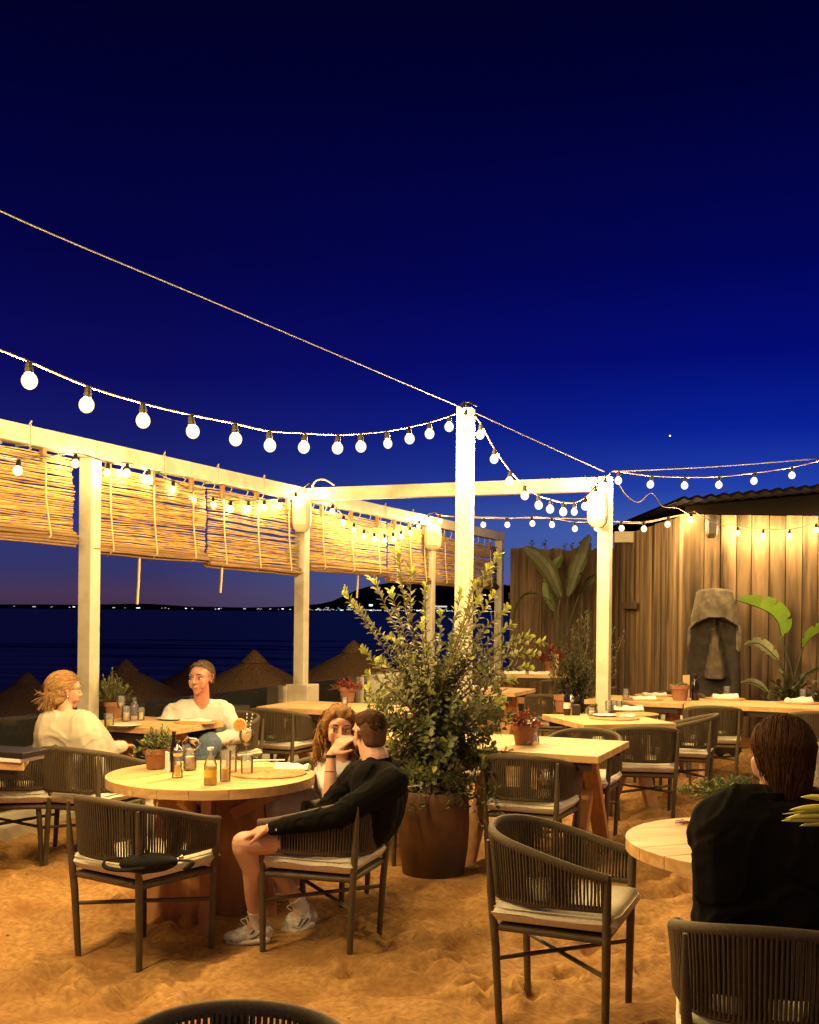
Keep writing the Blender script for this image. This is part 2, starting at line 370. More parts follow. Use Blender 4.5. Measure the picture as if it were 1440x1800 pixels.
# ---- retaining wall under the seaward edge (holds the terrace above the beach)
mb = MB(); mb.bar(AB(-9.5, -.06, -1.15), AB(10.6, -.06, -1.15), .22, 2.2); o = mb.build('retaining_wall', M['concrete']); tag(o, 'pale concrete retaining wall under the glass balustrade', 'wall'); o['kind'] = 'structure'
# ---- beach, sea, far shore
mb = MB(); nx, ny = 60, 60; vs = []; fs = []
for j in range(ny + 1):
    for i in range(nx + 1):
        x = -60 + 120 * i / nx; y = -12 + 76 * j / ny
        z = -2.05 - max(0, y - 30) * .03 + .12 * noise.noise(Vector((x * .35, y * .35, 0)))
        vs.append((x, y, z))
for j in range(ny):
    for i in range(nx):
        a = j * (nx + 1) + i; fs.append((a, a + 1, a + nx + 2, a + nx + 1))
mb.add(vs, fs); o = mb.build('beach', M['beach'], smooth=180); tag(o, kind='structure')
m = mat('sea_water', (.001, .001, .006), .35, spec=.11); t = m.node_tree; b = t.nodes['Principled BSDF']
tcn = nd(t, 'ShaderNodeTexCoord'); mp = nd(t, 'ShaderNodeMapping'); mp.inputs['Scale'].default_value = (.05, .22, 1); n = nd(t, 'ShaderNodeTexNoise'); n.inputs['Scale'].default_value = 1.0; n.inputs['Detail'].default_value = 8
bp = nd(t, 'ShaderNodeBump'); bp.inputs['Strength'].default_value = 1.0; bp.inputs['Distance'].default_value = .8
t.links.new(tcn.outputs['Object'], mp.inputs[0]); t.links.new(mp.outputs[0], n.inputs[0]); t.links.new(n.outputs[0], bp.inputs['Height']); t.links.new(bp.outputs[0], b.inputs['Normal'])
M['sea'] = m
mb = MB(); mb.add([(-30000, 40, -2.55), (30000, 40, -2.55), (30000, 40000, -2.55), (-30000, 40000, -2.55)], [(0, 1, 2, 3)]); o = mb.build('sea', M['sea']); tag(o, kind='structure')
# breaking wave lines: low foam ridges close to the shore
foam = texmat('wave_foam', (.10, .12, .22), (.16, .18, .30), (1, 1, 1), .7, nscale=.6, bump=.2)
mb = MB()
for (yy, x0, x1, w) in ((118, -60, -4, .55), (128, -58, 4, .4), (96, -34, -6, .4), (150, -50, 0, .4), (84, -7, 6, .5)):
    k = 70; vs = []; fs = []
    for i in range(k + 1):
        x = x0 + (x1 - x0) * i / k; y = yy + 3 * noise.noise(Vector((x * .06, yy, 0))); ww = w * max(.02, math.sin(math.pi * i / k)) * (.6 + .8 * abs(noise.noise(Vector((x * .3, yy, 2)))))
        vs += [(x, y - ww * 1.6, -2.546), (x, y, -2.54 + ww * .35), (x, y + ww * 1.6, -2.546)]
    for i in range(k):
        a = i * 3; fs += [(a, a + 3, a + 4, a + 1), (a + 1, a + 4, a + 5, a + 2)]
    mb.add(vs, fs)
o = mb.build('wave_foam', foam, smooth=180); tag(o, kind='stuff')
# far hills: height field behind the bay
HM = texmat('far_hill', (.012, .010, .022), (.018, .014, .03), (1, 1, 1), 1.0, nscale=.004, bump=0, spec=0)
prof = [(-1200, 6), (-400, 7), (0, 8), (150, 9), (260, 12), (330, 8), (430, 7), (500, 9), (560, 14), (590, 22), (620, 36), (650, 47), (680, 54), (720, 58), (770, 55), (830, 56), (900, 50), (980, 40), (1100, 34), (1400, 30), (2200, 22)]
vs = []; fs = []; nx = 160; rows = [(0, 0.0), (.25, .45), (.5, .8), (.75, 1.0), (1.0, .6), (1.3, 0.0)]
zb = 6200.0
for j, (dz, hf) in enumerate(rows):
    for i in range(nx + 1):
        px = -1200 + 3400 * i / nx
        for k in range(len(prof) - 1):
            if prof[k][0] <= px <= prof[k + 1][0]:
                f_ = (px - prof[k][0]) / (prof[k + 1][0] - prof[k][0]); hh = prof[k][1] * (1 - f_) + prof[k + 1][1] * f_; break
        z = zb + dz * 1600
        hgt = (hh - 1) * (zb + 1200) / F * hf * (1 + .06 * noise.noise(Vector((px * .02, j * .7, 0))))
        vs.append(((px - 720) * z / F, z, -3 + hgt))
for j in range(len(rows) - 1):
    for i in range(nx):
        a = j * (nx + 1) + i; fs.append((a, a + 1, a + nx + 2, a + nx + 1))
mb = MB(); mb.add(vs, fs); o = mb.build('hills', HM, smooth=180); tag(o, kind='structure')
# town lights along the far shore
lm = [nosample(emit('town_light_white', (1, .97, .88), .8)), nosample(emit('town_light_cool', (.45, .75, 1), .9)), nosample(emit('town_light_warm', (1, .6, .3), .7)), nosample(emit('town_light_bright', (.85, 1, 1), 2.2))]
mb = MB(); r2 = random.Random(5)
def tl(px, dy, w, h, m_):
    z = 6100 - r2.random() * 60; p = P(px, 1075.6 + (px - 720) * RS - dy, z); mb.box(p, (w * z / F, 4, h * z / F), m=m_)
for k in range(210):
    px = r2.uniform(0, 1) ** .55 * 900 if k % 4 == 0 else r2.uniform(520, 905)
    dense = px > 540
    tl(px, r2.uniform(1.2, 3.2) + (abs(r2.gauss(0, 4)) if dense and r2.random() < .4 else 0), r2.choice((.8, 1.2, 2.0)) + (1.5 if dense else 0) * r2.random(), r2.uniform(.5, 1.2), r2.choice((0, 0, 0, 1, 1, 2)))
for px, w, m_ in ((243, 9, 3), (327, 4, 3), (200, 6, 0), (385, 4, 3), (497, 5, 3), (652, 6, 3), (600, 5, 3), (720, 8, 1), (772, 12, 3), (700, 5, 1), (560, 6, 0), (805, 8, 3), (130, 5, 3), (60, 8, 0), (870, 4, 3), (430, 6, 0), (668, 8, 0), (640, 7, 0), (735, 8, 3), (790, 6, 1)):
    tl(px, r2.uniform(1.6, 3.0), w * .7, 1.2, m_)
tl(652, 11, 6, 3, 3); tl(775, 10, 22, 2.5, 0)
o = mb.build('town_lights', lm); tag(o, kind='stuff')
# evening star
mb = MB(); p = P(1178, 766, 45000); mb.ball(p, 30, n=10); o = mb.build('evening_star', nosample(emit('star_glow', (1, .95, .85), 5))); tag(o, kind='structure')

# ---- pergola of white posts and beams
HB = 2.95
pergola = thing('pergola', AB(0, 0), label='white timber pergola of posts and beams edging the sandy terrace', cat='pergola')
ax = (BV, AV, UP)
TP = P(819, 718, 8.9)
SPOST = [0.0, 3.53, 7.28, 10.37]; T5 = 3.32
posts = [(AB(s, 0), HB - .14) for s in SPOST] + [(AB(3.53, T5), HB - .002)]
posts += [(AB(-3.6, 0), HB - .14)]
for k, (p, h) in enumerate(posts):
    mb = MB(); mb.box((p.x, p.y, h / 2 - .1), (.122, .122, h + .2), ax); mb.build('post', M['white_paint'], pergola, True, bevel=.006)
for s0, s1 in ((-7.2, -3.65), (-3.65, 0.0), (0.0, 3.53), (3.53, 7.28), (7.28, 10.45)):
    mb = MB(); mb.bar(AB(s0 + .004, 0, HB - .07), AB(s1 - .004, 0, HB - .07), .13, .136); mb.build('beam', M['white_paint'], pergola, True, bevel=.005)
mb = MB(); mb.bar(AB(3.53, .072, HB - .072), AB(3.53, T5 - .08, HB - .072), .11, .135); mb.build('beam', M['white_paint'], pergola, True, bevel=.005)
for s_ in (-1.9, -.75, .9, 1.75, 2.6, 4.4, 5.6, 6.5):
    mb = MB()
    for q_ in ((-.070, -.145), (.070, -.145), (.070, .004), (-.070, .004)): pass
    mb.tube([AB(s_, .070, HB - .145), AB(s_, .070, HB + .004), AB(s_, -.070, HB + .004), AB(s_, -.070, HB - .145), AB(s_, .070, HB - .145)], .004, 5); mb.tube([AB(s_, .05, HB), AB(s_ + .02, .055, HB + .035)], .007, 5)
    mb.build('cable_tie', M['white_paint'], pergola, True)
# footing block at the second post
mb = MB(); p = AB(3.53, .02); mb.box((p.x, p.y, .41), (.27, .27, .83), ax); mb.build('post_footing', M['white_paint'], pergola, True, bevel=.008)
tall = thing('light_post', (TP.x, TP.y, 0), label='tall free-standing white post that the light strings are tied to, behind the big potted shrub', cat='post')
mb = MB(); mb.box((TP.x, TP.y, TP.z / 2 - .1), (.125, .125, TP.z + .2), (Vector((.96, -.28, 0)), Vector((.28, .96, 0)), UP)); mb.build('post', M['white_paint'], tall, True, bevel=.006)
mb = MB(); mb.tube([(TP.x - .05, TP.y - .02, TP.z + .01), (TP.x - .02, TP.y, TP.z + .05), (TP.x + .03, TP.y, TP.z + .05), (TP.x + .09, TP.y, TP.z + .02)], .008, 6); mb.ball((TP.x, TP.y, TP.z + .02), .022); mb.build('hook', M['dark_metal'], tall, True)
# ---- glass balustrade on a white kerb
bal = thing('glass_balustrade', AB(0, 0), label='glass panel balustrade with slim posts along the sea edge of the terrace', cat='balustrade')
mb = MB(); mb.bar(AB(-9, .06, .01), AB(10.3, .06, .01), .10, .12); mb.bar(AB(-9, -.10, .06), AB(10.3, -.10, .06), .16, .14); mb.build('kerb', M['white_paint'], bal, True, bevel=.006)
seg = [-9, -7.4, -5.4, -3.75, -1.9, -.13, 1.7, 3.36, 5.3, 7.16, 8.8, 10.25]
for a_, b_ in zip(seg[:-1], seg[1:]):
    mb = MB(); mb.bar(AB(a_ + .06, -.10, .47), AB(b_ - .06, -.10, .47), .012, .70); mb.build('glass_panel', M['pane'], bal, True)
for a_ in seg[1:-1]:
    mb = MB(); p = AB(a_, -.10, .47); mb.box(p, (.04, .04, .68), ax); mb.build('rail_post', M['white_paint'] if a_ > 3 else M['metal'], bal, True)
mb = MB(); p = AB(5.9, .02); mb.box((p.x, p.y, .42), (.28, .9, .80), ax); o = mb.build('sofa_box', M['concrete'], bevel=.01); tag(o, 'plain cream box standing in for a bench sofa by the balustrade behind the far table', 'sofa')  # plain box in place of the cushioned bench sofa

# ---- bamboo blinds under the beam
def blind(s0, s1, label, top=HB - .20, bot=2.06, dark=False, sag=0.0, seed=0, roll=.045):
    r = random.Random(seed)
    c = AB((s0 + s1) / 2, 0); t_ = thing('bamboo_blind', (c.x, c.y, bot), label=label, cat='blind', group='reed roller blinds under the pergola beam')
    mb = MB(); z = top; k = 0
    while z > bot + roll * 1.3:
        f_ = (top - z) / (top - bot)
        # reeds gather more loosely towards the roll and shift sideways as they age
        o_ = .03 * noise.noise(Vector((z * 5, seed, 0))) + r.uniform(-.012, .012)
        pts = []; n_ = 9; tilt = r.uniform(-.006, .006); ph = r.uniform(0, 9)
        for i in range(n_ + 1):
            s_ = s0 + (s1 - s0) * i / n_ + o_
            zz = z + tilt * (i / n_ - .5) * 2 + .006 * noise.noise(Vector((s_ * 1.7, z * 14, seed))) - sag * f_ * i / n_ + .0035 * math.sin(s_ * 9 + ph)
            pts.append(AB(s_, .012 * math.sin(f_ * 3) + r.uniform(-.002, .002), zz))
        if r.random() > .03: mb.tube(pts, r.uniform(.0052, .0078), 5)
        z -= r.uniform(.0098, .0138)
        if r.random() < .06: z -= .007
        k += 1
    mb.build('reed_panel', M['reed'], t_, True, smooth=180)
    mb = MB()
    for i in range(26):
        a = r.uniform(0, 6.28); rr_ = roll * math.sqrt(r.random()); pts = []
        for j in range(9):
            s_ = s0 - .01 + (s1 - s0 + .02) * j / 8
            pts.append(AB(s_, rr_ * math.cos(a) + .01, bot + roll - sag * j / 8 + rr_ * math.sin(a) + .004 * math.sin(s_ * 5 + i)))
        mb.tube(pts, r.uniform(.008, .013), 5)
    mb.build('rolled_end', M['reed_dark'], t_, True, smooth=180)
    for f_ in ((.14, .5, .86) if s1 - s0 > 1.2 else (.2, .8)):
        s_ = s0 + (s1 - s0) * f_
        mb = MB(); mb.tube([AB(s_, .016, HB - .14), AB(s_, .03, top), AB(s_ + .004, .036, (top + bot) / 2), AB(s_ + .006, roll * 1.25 + .012, bot + roll - sag * f_), AB(s_ + .006, .0, bot - .006 - sag * f_)], .007, 5)
        mb.build('lift_cord', M['cord'], t_, True, smooth=180)
        mb = MB(); mb.box(AB(s_ - .015, .02, top - .01), (.035, .04, .13), ax); mb.build('bracket', M['reed_dark'], t_, True)
    for i in range(int((s1 - s0) / .3) + 1):
        s_ = s0 + .1 + .3 * i
        if s_ < s1: mb = MB(); mb.tube([AB(s_, 0, HB - .135), AB(s_ + .02, .01, HB - .16), AB(s_, 0, top + .004)], .0045, 4); mb.build('hook', M['white_paint'], t_, True)
    return t_
def pull(s_, top_, bot_, lab):
    mb = MB(); mb.tube([AB(s_, .02, top_), AB(s_ - .012, .022, (top_ + bot_) / 2), AB(s_ - .03, .024, bot_)], .011, 4); o = mb.build('pull_cord', M['cord']); tag(o, lab, 'cord')
blind(-2.6, -.22, 'lit reed blind left of the nearest left pergola post, bottom rolled up', top=HB - .17, bot=2.10, seed=1, roll=.06)
blind(-5.4, -2.65, 'reed blind hanging nearest the camera at the far left, outside the picture edge', bot=2.06, seed=2)
blind(-.02, 1.62, 'lit reed blind just right of the nearest left post, longest cord hanging below', bot=2.05, seed=3, top=HB - .19)
blind(1.66, 3.42, 'lit reed blind ending at the middle post with the white speaker', bot=2.02, seed=4, sag=.02)
blind(3.66, 5.75, 'lit reed blind starting at the middle post, behind the short light garland', bot=2.06, seed=5)
blind(5.80, 7.18, 'lit reed blind ending at the far speaker post, its roll hanging lowest', bot=2.0, seed=6)
blind(7.38, 10.2, 'shaded brown reed blind beyond the far speaker post by the plank fence', bot=2.0, top=HB - .25, seed=7)
pull(.62, 2.06, 1.66, 'pale pull cord hanging longest below the blinds'); pull(1.9, 2.02, 1.78, 'short pale pull cord below the second blind right of the near post')
pull(-1.65, 2.1, 1.98, 'stub of pull cord under the leftmost blind'); pull(4.9, 2.05, 1.78, 'pull cord hanging under the blind behind the shrub tip')

# ---- plank walls
def planks(mb, p, q, h, w=.2, gap=.006, th=.03, jit=.03, r=None, base=0.0):
    p = Vector(p); q = Vector(q); d = (q - p); L_ = d.length; d.normalize(); nrm = Vector((d.y, -d.x, 0)); x = 0.0
    while x < L_ - .02:
        ww = min(w * r.uniform(.92, 1.06), L_ - x); c = p + d * (x + ww / 2) + nrm * r.uniform(-.004, .004); hh = h + r.uniform(-jit, jit)
        mb.box((c.x, c.y, base + (hh - base) / 2), (ww - gap, th, hh - base), (d, nrm, UP)); x += ww
r3 = random.Random(21)
fence = thing('plank_fence', (2.9, 17.9, 0), label='tall dark weathered plank fence closing the back of the terrace', cat='fence')
mb = MB(); planks(mb, (1.62, 17.9, 0), (4.4, 17.9, 0), 2.66, .17, r=r3, jit=.02, gap=.001); mb.build('planks', M['fence_wood'], fence, True, bevel=.003)
mb = MB(); mb.box((3.0, 17.96, 1.9), (2.8, .05, .1)); mb.box((3.0, 17.96, .7), (2.8, .05, .1)); mb.build('rail', M['fence_wood'], fence, True)
hut = thing('timber_hut', (5.2, 14.6, 0), label='weathered timber plank building with dark corrugated roof on the right', cat='building')
ZW = 13.4; XC = P(1205, 1000, ZW).x
mb = MB(); planks(mb, (XC + .03, ZW, 0), (9.2, ZW, 0), 2.83, .2, r=r3, jit=.006, gap=.010, th=.03); mb.build('front_wall', M['weathered_wood'], hut, True, bevel=.003)
mb = MB(); planks(mb, (XC - .03, 17.8, 0), (XC + .0, ZW + .02, 0), 2.83, .17, r=r3, jit=.006, gap=.008, th=.045); mb.build('side_wall', M['weathered_wood'], hut, True, bevel=.003)
mb = MB(); mb.box((XC + .002, ZW - .022, 1.415), (.075, .05, 2.83)); mb.build('corner_board', M['weathered_wood'], hut, True, bevel=.003)
mb = MB(); mb.box((XC + 3, ZW + .08, 1.4), (5.9, .08, 2.8)); mb.box((XC + .10, 15.7, 1.4), (.08, 4.3, 2.8)); mb.build('backing', M['fence_wood'], hut, True)
mb = MB(); mb.box((XC - .12, 16.3, 1.75), (.06, 1.0, .10)); mb.build('side_ledge', M['fence_wood'], hut, True)
# corrugated roof: rises to the right, waves seen end-on along the eave
X0r, X1r = XC - .28, 9.4; za, zbk = 12.75, 18.4; cr = []; fs = []
nxr = 300
def roofz(x, dy=0): return 2.855 + (x - (XC - 1.0)) * .103 - dy * .0
mbr = MB(); vs = []
for j, y in enumerate((za, zbk)):
    for i in range(nxr + 1):
        x = X0r + (X1r - X0r) * i / nxr
        vs.append((x, y, roofz(x) + .016 * math.sin(x * 2 * math.pi / .155)))
for i in range(nxr): vs_ = (i, i + 1, nxr + 2 + i, nxr + 1 + i); fs.append(vs_)
mbr.add(vs, fs)
vs2 = [(x, y, z + .03) for (x, y, z) in vs]; mbr.add(vs2, [tuple(reversed(f)) for f in fs])
mbr.add([vs[i] for i in range(nxr + 1)] + [vs2[i] for i in range(nxr + 1)], [(i, nxr + 1 + i, nxr + 2 + i, i + 1) for i in range(nxr)])
mbr.build('roof', M['roof_tile'], hut, True)
mb = MB(); # gable boards closing the wedge between wall head and roof
a0 = XC - .02
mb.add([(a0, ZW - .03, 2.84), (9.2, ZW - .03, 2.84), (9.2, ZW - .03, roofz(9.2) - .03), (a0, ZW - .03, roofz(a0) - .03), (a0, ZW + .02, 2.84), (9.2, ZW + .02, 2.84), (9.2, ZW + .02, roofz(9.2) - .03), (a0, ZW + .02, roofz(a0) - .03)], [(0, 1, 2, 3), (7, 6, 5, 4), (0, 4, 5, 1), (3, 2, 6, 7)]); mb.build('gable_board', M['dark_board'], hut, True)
mb = MB(); mb.box((XC - .16, 16.4, 2.76), (.30, .1, .16)); mb.build('eave_beam', M['white_paint'], hut, True)
# unseen rest of the hut behind
mb = MB(); mb.box((9.2, 15.6, 1.4), (.06, 4.4, 2.8)); mb.build('end_wall', M['weathered_wood'], hut, True)
# speakers
def speaker(name, p, w, h, d, m_, label, face=Vector((-.1, -1, 0)), group=None):
    f_ = face.normalized(); x = Vector((-f_.y, f_.x, 0)); t_ = thing(name, p, label=label, cat='speaker', group=group)
    mb = MB(); vs = []; n = 20; K = 10
    for k in range(K + 1):
        z = -h / 2 + h * k / K; e = abs(2 * k / K - 1); sc = (1 - e ** 5 * .45)
        z = z * 1.0
        for j in range(n):
            a = 2 * math.pi * j / n; ca, sa = math.cos(a), math.sin(a)
            cx_ = math.copysign(abs(ca) ** .55, ca) * w / 2 * sc; cy_ = math.copysign(abs(sa) ** .7, sa) * d / 2 * sc
            vs.append(Vector(p) + x * cx_ - f_ * cy_ + UP * z)
    fs = [(k * n + j, k * n + (j + 1) % n, (k + 1) * n + (j + 1) % n, (k + 1) * n + j) for k in range(K) for j in range(n)]
    fs += [tuple(range(n - 1, -1, -1)), tuple(K * n + j for j in range(n))]
    mb.add(vs, fs); mb.build('cabinet', m_, t_, True, smooth=50)
    mb = MB(); c = Vector(p) + f_ * (d / 2 * .9); mb.box(c - UP * .01, (w * .66, .02, h * .62), (x, f_, UP)); mb.build('grille', m_, t_, True, bevel=.01)
    mb = MB(); mb.bar(Vector(p) - f_ * d * .4, Vector(p) - f_ * (d * .5 + .07), .06, .12); mb.build('mount', M['dark_metal'], t_, True)
q = P(530, 902, 11.82); speaker('speaker', q, .21, .40, .17, M['speaker'], 'white rounded speaker on the middle left pergola post')
q = P(761, 945, 15.2); speaker('speaker', q, .24, .35, .17, M['speaker'], 'white rounded speaker on the farthest speaker post, above the shrub')
q = P(1051, 893, 10.45); speaker('speaker', q, .20, .36, .17, M['speaker'], 'white rounded speaker near the top of the right pergola post')
q = P(1251, 926, 13.25); speaker('speaker', q, .15, .27, .13, M['speaker_dark'], 'small dark speaker fixed high on the plank building wall')

# ---- strings of bulbs
BM = MB(); BM.ball((0, 0, -.070), (.035, .035, .038), n=18)
bulb_me = BM.build('bulb_src', M['bulb']).data; bulb_me.polygons.foreach_set('use_smooth', [True] * len(bulb_me.polygons))
BM = MB(); BM.ball((0, 0, -.070), (.030, .030, .034), n=16); bulbd_me = BM.build('bulb_src', M['bulb_dim']).data
BM = MB(); BM.lathe([(.010, .012), (.016, .004), (.017, -.012), (.019, -.014), (.019, -.036), (.013, -.038)], n=10); sock_me = BM.build('socket_src', M['socket']).data
BM = MB(); BM.ball((0, 0, -.070), (.021, .021, .024), n=12); core_me = BM.build('socket_src', M['filament']).data
for o in [x for x in bpy.data.objects if x.name.startswith(('bulb_src', 'socket_src'))]: bpy.data.objects.remove(o)
lamp_data = {}
def lamp(wt):
    k = round(wt, 3)
    if k not in lamp_data:
        l = bpy.data.lights.new('bulb_lamp', 'POINT'); l.energy = LAMP_W * wt; l.color = LAMP_COL; l.shadow_soft_size = .027
        lamp_data[k] = l
    return lamp_data[k]
def light_string(pts, wire, label, cable=None, wt=1.0, r=.0065, sc=1.0, dim=(), lift=.055):
    """pts: bulb centres; wire: extra cable points before / after"""
    t_ = thing('string_light', pts[0], label=label, cat='string lights', group='strings of warm bulbs over the terrace')
    pre, post = wire
    line = [Vector(p) for p in pre] + [Vector(p) + UP * (lift + .015) for p in pts] + [Vector(p) for p in post]
    mb = MB(); mb.tube(catmull(line, 5), r, 6); mb.build('cable', cable or M['cable'], t_, True, smooth=180)
    for i, p in enumerate(pts):
        s_ = bpy.data.objects.new('socket', sock_me); COL.objects.link(s_); s_.parent = t_; s_.location = Vector(p) - Vector(t_.location) + UP * lift; s_.scale = (sc,) * 3
        s_.rotation_euler = (rnd.uniform(-.12, .12), rnd.uniform(-.12, .12), 0)
        b_ = bpy.data.objects.new('bulb', bulbd_me if i in dim else bulb_me); COL.objects.link(b_); b_.parent = s_
        if i not in dim: g_ = bpy.data.objects.new('bulb', core_me); g_.name = 'filament'; COL.objects.link(g_); g_.parent = s_
        l_ = bpy.data.objects.new('bulb_lamp', lamp(wt * (.15 if i in dim else 1))); COL.objects.link(l_); l_.parent = s_; l_.location = (0, 0, -.068)
    return t_
def pz(lst, z0, z1):
    n_ = len(lst); return [P(x, y, z0 + (z1 - z0) * i / (n_ - 1)) for i, (x, y) in enumerate(lst)]
topP = Vector((TP.x, TP.y, TP.z + .03))
A_ = [(51, 664), (155, 706), (251, 734), (336, 753), (413, 767), (473, 779), (536, 782), (594, 784), (634, 781), (680, 776), (719, 768), (755, 759), (790, 747), (819, 735)]
ptsA = pz(A_, 4.8, 8.78)
ext = [ptsA[0] + (ptsA[0] - ptsA[1]) * k + UP * (.022 * k * (k - 1)) for k in range(7, 0, -1)]
light_string(ext + ptsA, ([ext[0] + Vector((-.4, -.8, .3))], [topP]), 'long near string of bulbs sagging from the left edge up to the tall post', wt=1.35, sc=1.0, dim=(16,), r=.0055)
Bp = [(845, 761), (869, 804), (897, 843), (922, 868), (946, 885), (968, 892), (990, 897), (1010, 897), (1029, 887), (1047, 868), (1064, 852)]
light_string(pz(Bp, 8.9, 10.45), ([topP], [P(1072, 832, 10.6)]), 'string of bulbs dropping from the tall post to the right pergola post', dim=(7,))
Cp = [(1087, 842), (1145, 849), (1204, 851), (1264, 850), (1327, 843), (1392, 833), (1452, 818)]
light_string(pz(Cp, 10.6, 11.9), ([P(1076, 828, 10.7)], [P(1470, 800, 12.2)]), 'string of bulbs from the right pergola post rising to the corrugated roof', wt=.7)
Dp = [(-95, 800), (33, 825), (133, 813), (190, 829), (224, 829), (262, 840), (305, 859), (338, 877), (374, 886), (406, 893), (437, 893), (465, 891), (492, 888), (520, 877)]
zD = [6.4, 7.35, 8.45, 8.75, 9.1, 9.45, 9.8, 10.1, 10.4, 10.65, 10.95, 11.2, 11.45, 11.7]
ptsD = [P(x, y, z) for (x, y), z in zip(Dp, zD)]
extD = [AB(s, .3, 2.62) for s in (-4.4, -3.9, -3.4)]
light_string(extD + ptsD, ([AB(-5, .3, 2.75)], [P(540, 852, 11.8)]), 'string of small bulbs along the reed blinds left of the middle post', wt=.22, cable=M['cable_black'], sc=.92)
Ep = [(545, 862), (561, 874), (585, 897), (604, 917), (622, 930), (640, 941), (658, 947), (676, 949), (691, 946), (705, 942), (721, 935), (737, 924), (753, 913)]
light_string(pz(Ep, 11.75, 15.1), ([P(540, 852, 11.8)], [P(765, 900, 15.3)]), 'short garland of bulbs in front of the blind right of the middle post', wt=.22, cable=M['cable_black'], sc=.92)
Fp = [(773, 914), (812, 918), (851, 920), (892, 920), (935, 918), (970, 920), (1010, 927), (1050, 926), (1092, 926), (1131, 927), (1175, 919), (1215, 911)]
light_string(pz(Fp, 15.1, 13.2), ([P(765, 900, 15.3)], [P(1222, 898, 13.2)]), 'level far string of bulbs from the far speaker post across to the hut corner', wt=.48, sc=1.05)
Gp = [(1297, 936), (1342, 941), (1388, 941), (1435, 931), (1480, 920)]
light_string(pz(Gp, 13.2, 13.2), ([P(1222, 900, 13.15), P(1262, 922, 13.05)], [P(1500, 905, 13.1)]), 'bulbs strung low along the front of the plank building wall', wt=.5, sc=.9)
# added strings out of view, lighting the foreground from behind and from the right
light_string([Vector((-3.6 + .8 * k, 1.2 + .12 * k, 3.05 - .22 * math.sin(math.pi * k / 9))) for k in range(10)], ([(-4.4, 1.1, 3.3)], [(4.4, 2.4, 3.3)]), 'added unseen string of bulbs above and behind the camera, as fill light', wt=.22)
light_string([Vector((3.9 + .05 * k, 3.2 + .85 * k, 2.95 - .2 * math.sin(math.pi * k / 8))) for k in range(9)], ([(3.8, 2.4, 3.3)], [(4.4, 10.9, 3.2)]), 'added unseen string of bulbs outside the right picture edge, brightening the right side', wt=.8)
def wire(name, pts, r, label, m_=None, n=6):
    mb = MB(); mb.tube(catmull(pts, 8), r, n); o = mb.build(name, m_ or M['rope_wire'], smooth=180); tag(o, label, 'cable'); return o
wire('support_wire', [P(-260, 225, 3.6), P(0, 370, 4.5), P(400, 541, 6.2), P(815, 718, 8.85)], .0045, 'taut wire slanting across the sky from upper left to the tall post')
wire('support_wire', [P(828, 722, 8.9), P(950, 778, 9.7), P(1062, 829, 10.7)], .0055, 'taut wire from the tall post to the right pergola post')
wire('support_wire', [P(1076, 829, 10.8), P(1260, 820, 11.5), P(1440, 806, 12.3)], .007, 'straight wire from the right pergola post to the roof of the hut')
wire('support_wire', [P(770, 907, 15.3), P(900, 910, 14.7), P(1040, 912, 14.1), P(1120, 920, 13.8), P(1200, 905, 13.35)], .009, 'upper wire of the far string reaching the hut corner')
wire('loose_cable', [P(1085, 845, 10.8), P(1100, 870, 11), P(1122, 883, 11.2), P(1145, 867, 11.5), P(1165, 890, 12), P(1190, 893, 12.8), P(1212, 905, 13.2)], .006, 'loose thin cable drooping between the right post and the hut')
wire('loose_cable', [P(548, 856, 11.8), P(556, 845, 11.8), P(570, 843, 11.8), P(588, 853, 11.8)], .010, 'pale cable loop standing up over the middle post', M['white_paint'])
wire('loose_cable', [P(1028, 835, 10.6), P(1042, 860, 10.5), P(1050, 845, 10.5), P(1060, 838, 10.6)], .006, 'cable tied in a V beside the right post head')

# shells and small stones lying on the sand
mb = MB(); r7 = random.Random(77)
for k in range(260):
    s_ = r7.uniform(-6.5, 2); t_ = r7.uniform(.3, 8); p = AB(s_, t_); q_ = r7.uniform(.003, .010)
    mb.ball((p.x, p.y, sand_h(p.x, p.y) + q_ * .3), (q_, q_ * r7.uniform(.6, 1), q_ * .5), n=6)
o = mb.build('shell_bits', texmat('shell', (.5, .42, .3), (.12, .08, .05), (1, 1, 1), .7, nscale=8), smooth=180); tag(o, kind='stuff')
# ================================================================== chairs
def rail_curve(n=49):
    base = [(-.262, .225), (-.272, .08), (-.268, -.06), (-.235, -.19), (-.15, -.272), (0, -.30)]
    pl = [Vector((x, y, 0)) for x, y in base]; pl = pl + [Vector((-p.x, p.y, 0)) for p in pl[-2::-1]]
    c = catmull(pl, 6); L_ = [0]
    for a, b in zip(c[:-1], c[1:]): L_.append(L_[-1] + (b - a).length)
    out_ = []
    for i in range(n):
        d = L_[-1] * i / (n - 1); k = 0
        while k < len(L_) - 2 and L_[k + 1] < d: k += 1
        f_ = (d - L_[k]) / (L_[k + 1] - L_[k]); out_.append((c[k].lerp(c[k + 1], f_), i / (n - 1)))
    return out_
def rail_pt(p, u, low=False):
    s_ = math.sin(math.pi * u) ** 1.3
    if low: return Vector((p.x * .955, p.y * (.94 if p.y < 0 else 1), .497 - .005 * s_ + .0 * u))
    return Vector((p.x, p.y, .618 + .132 * s_))
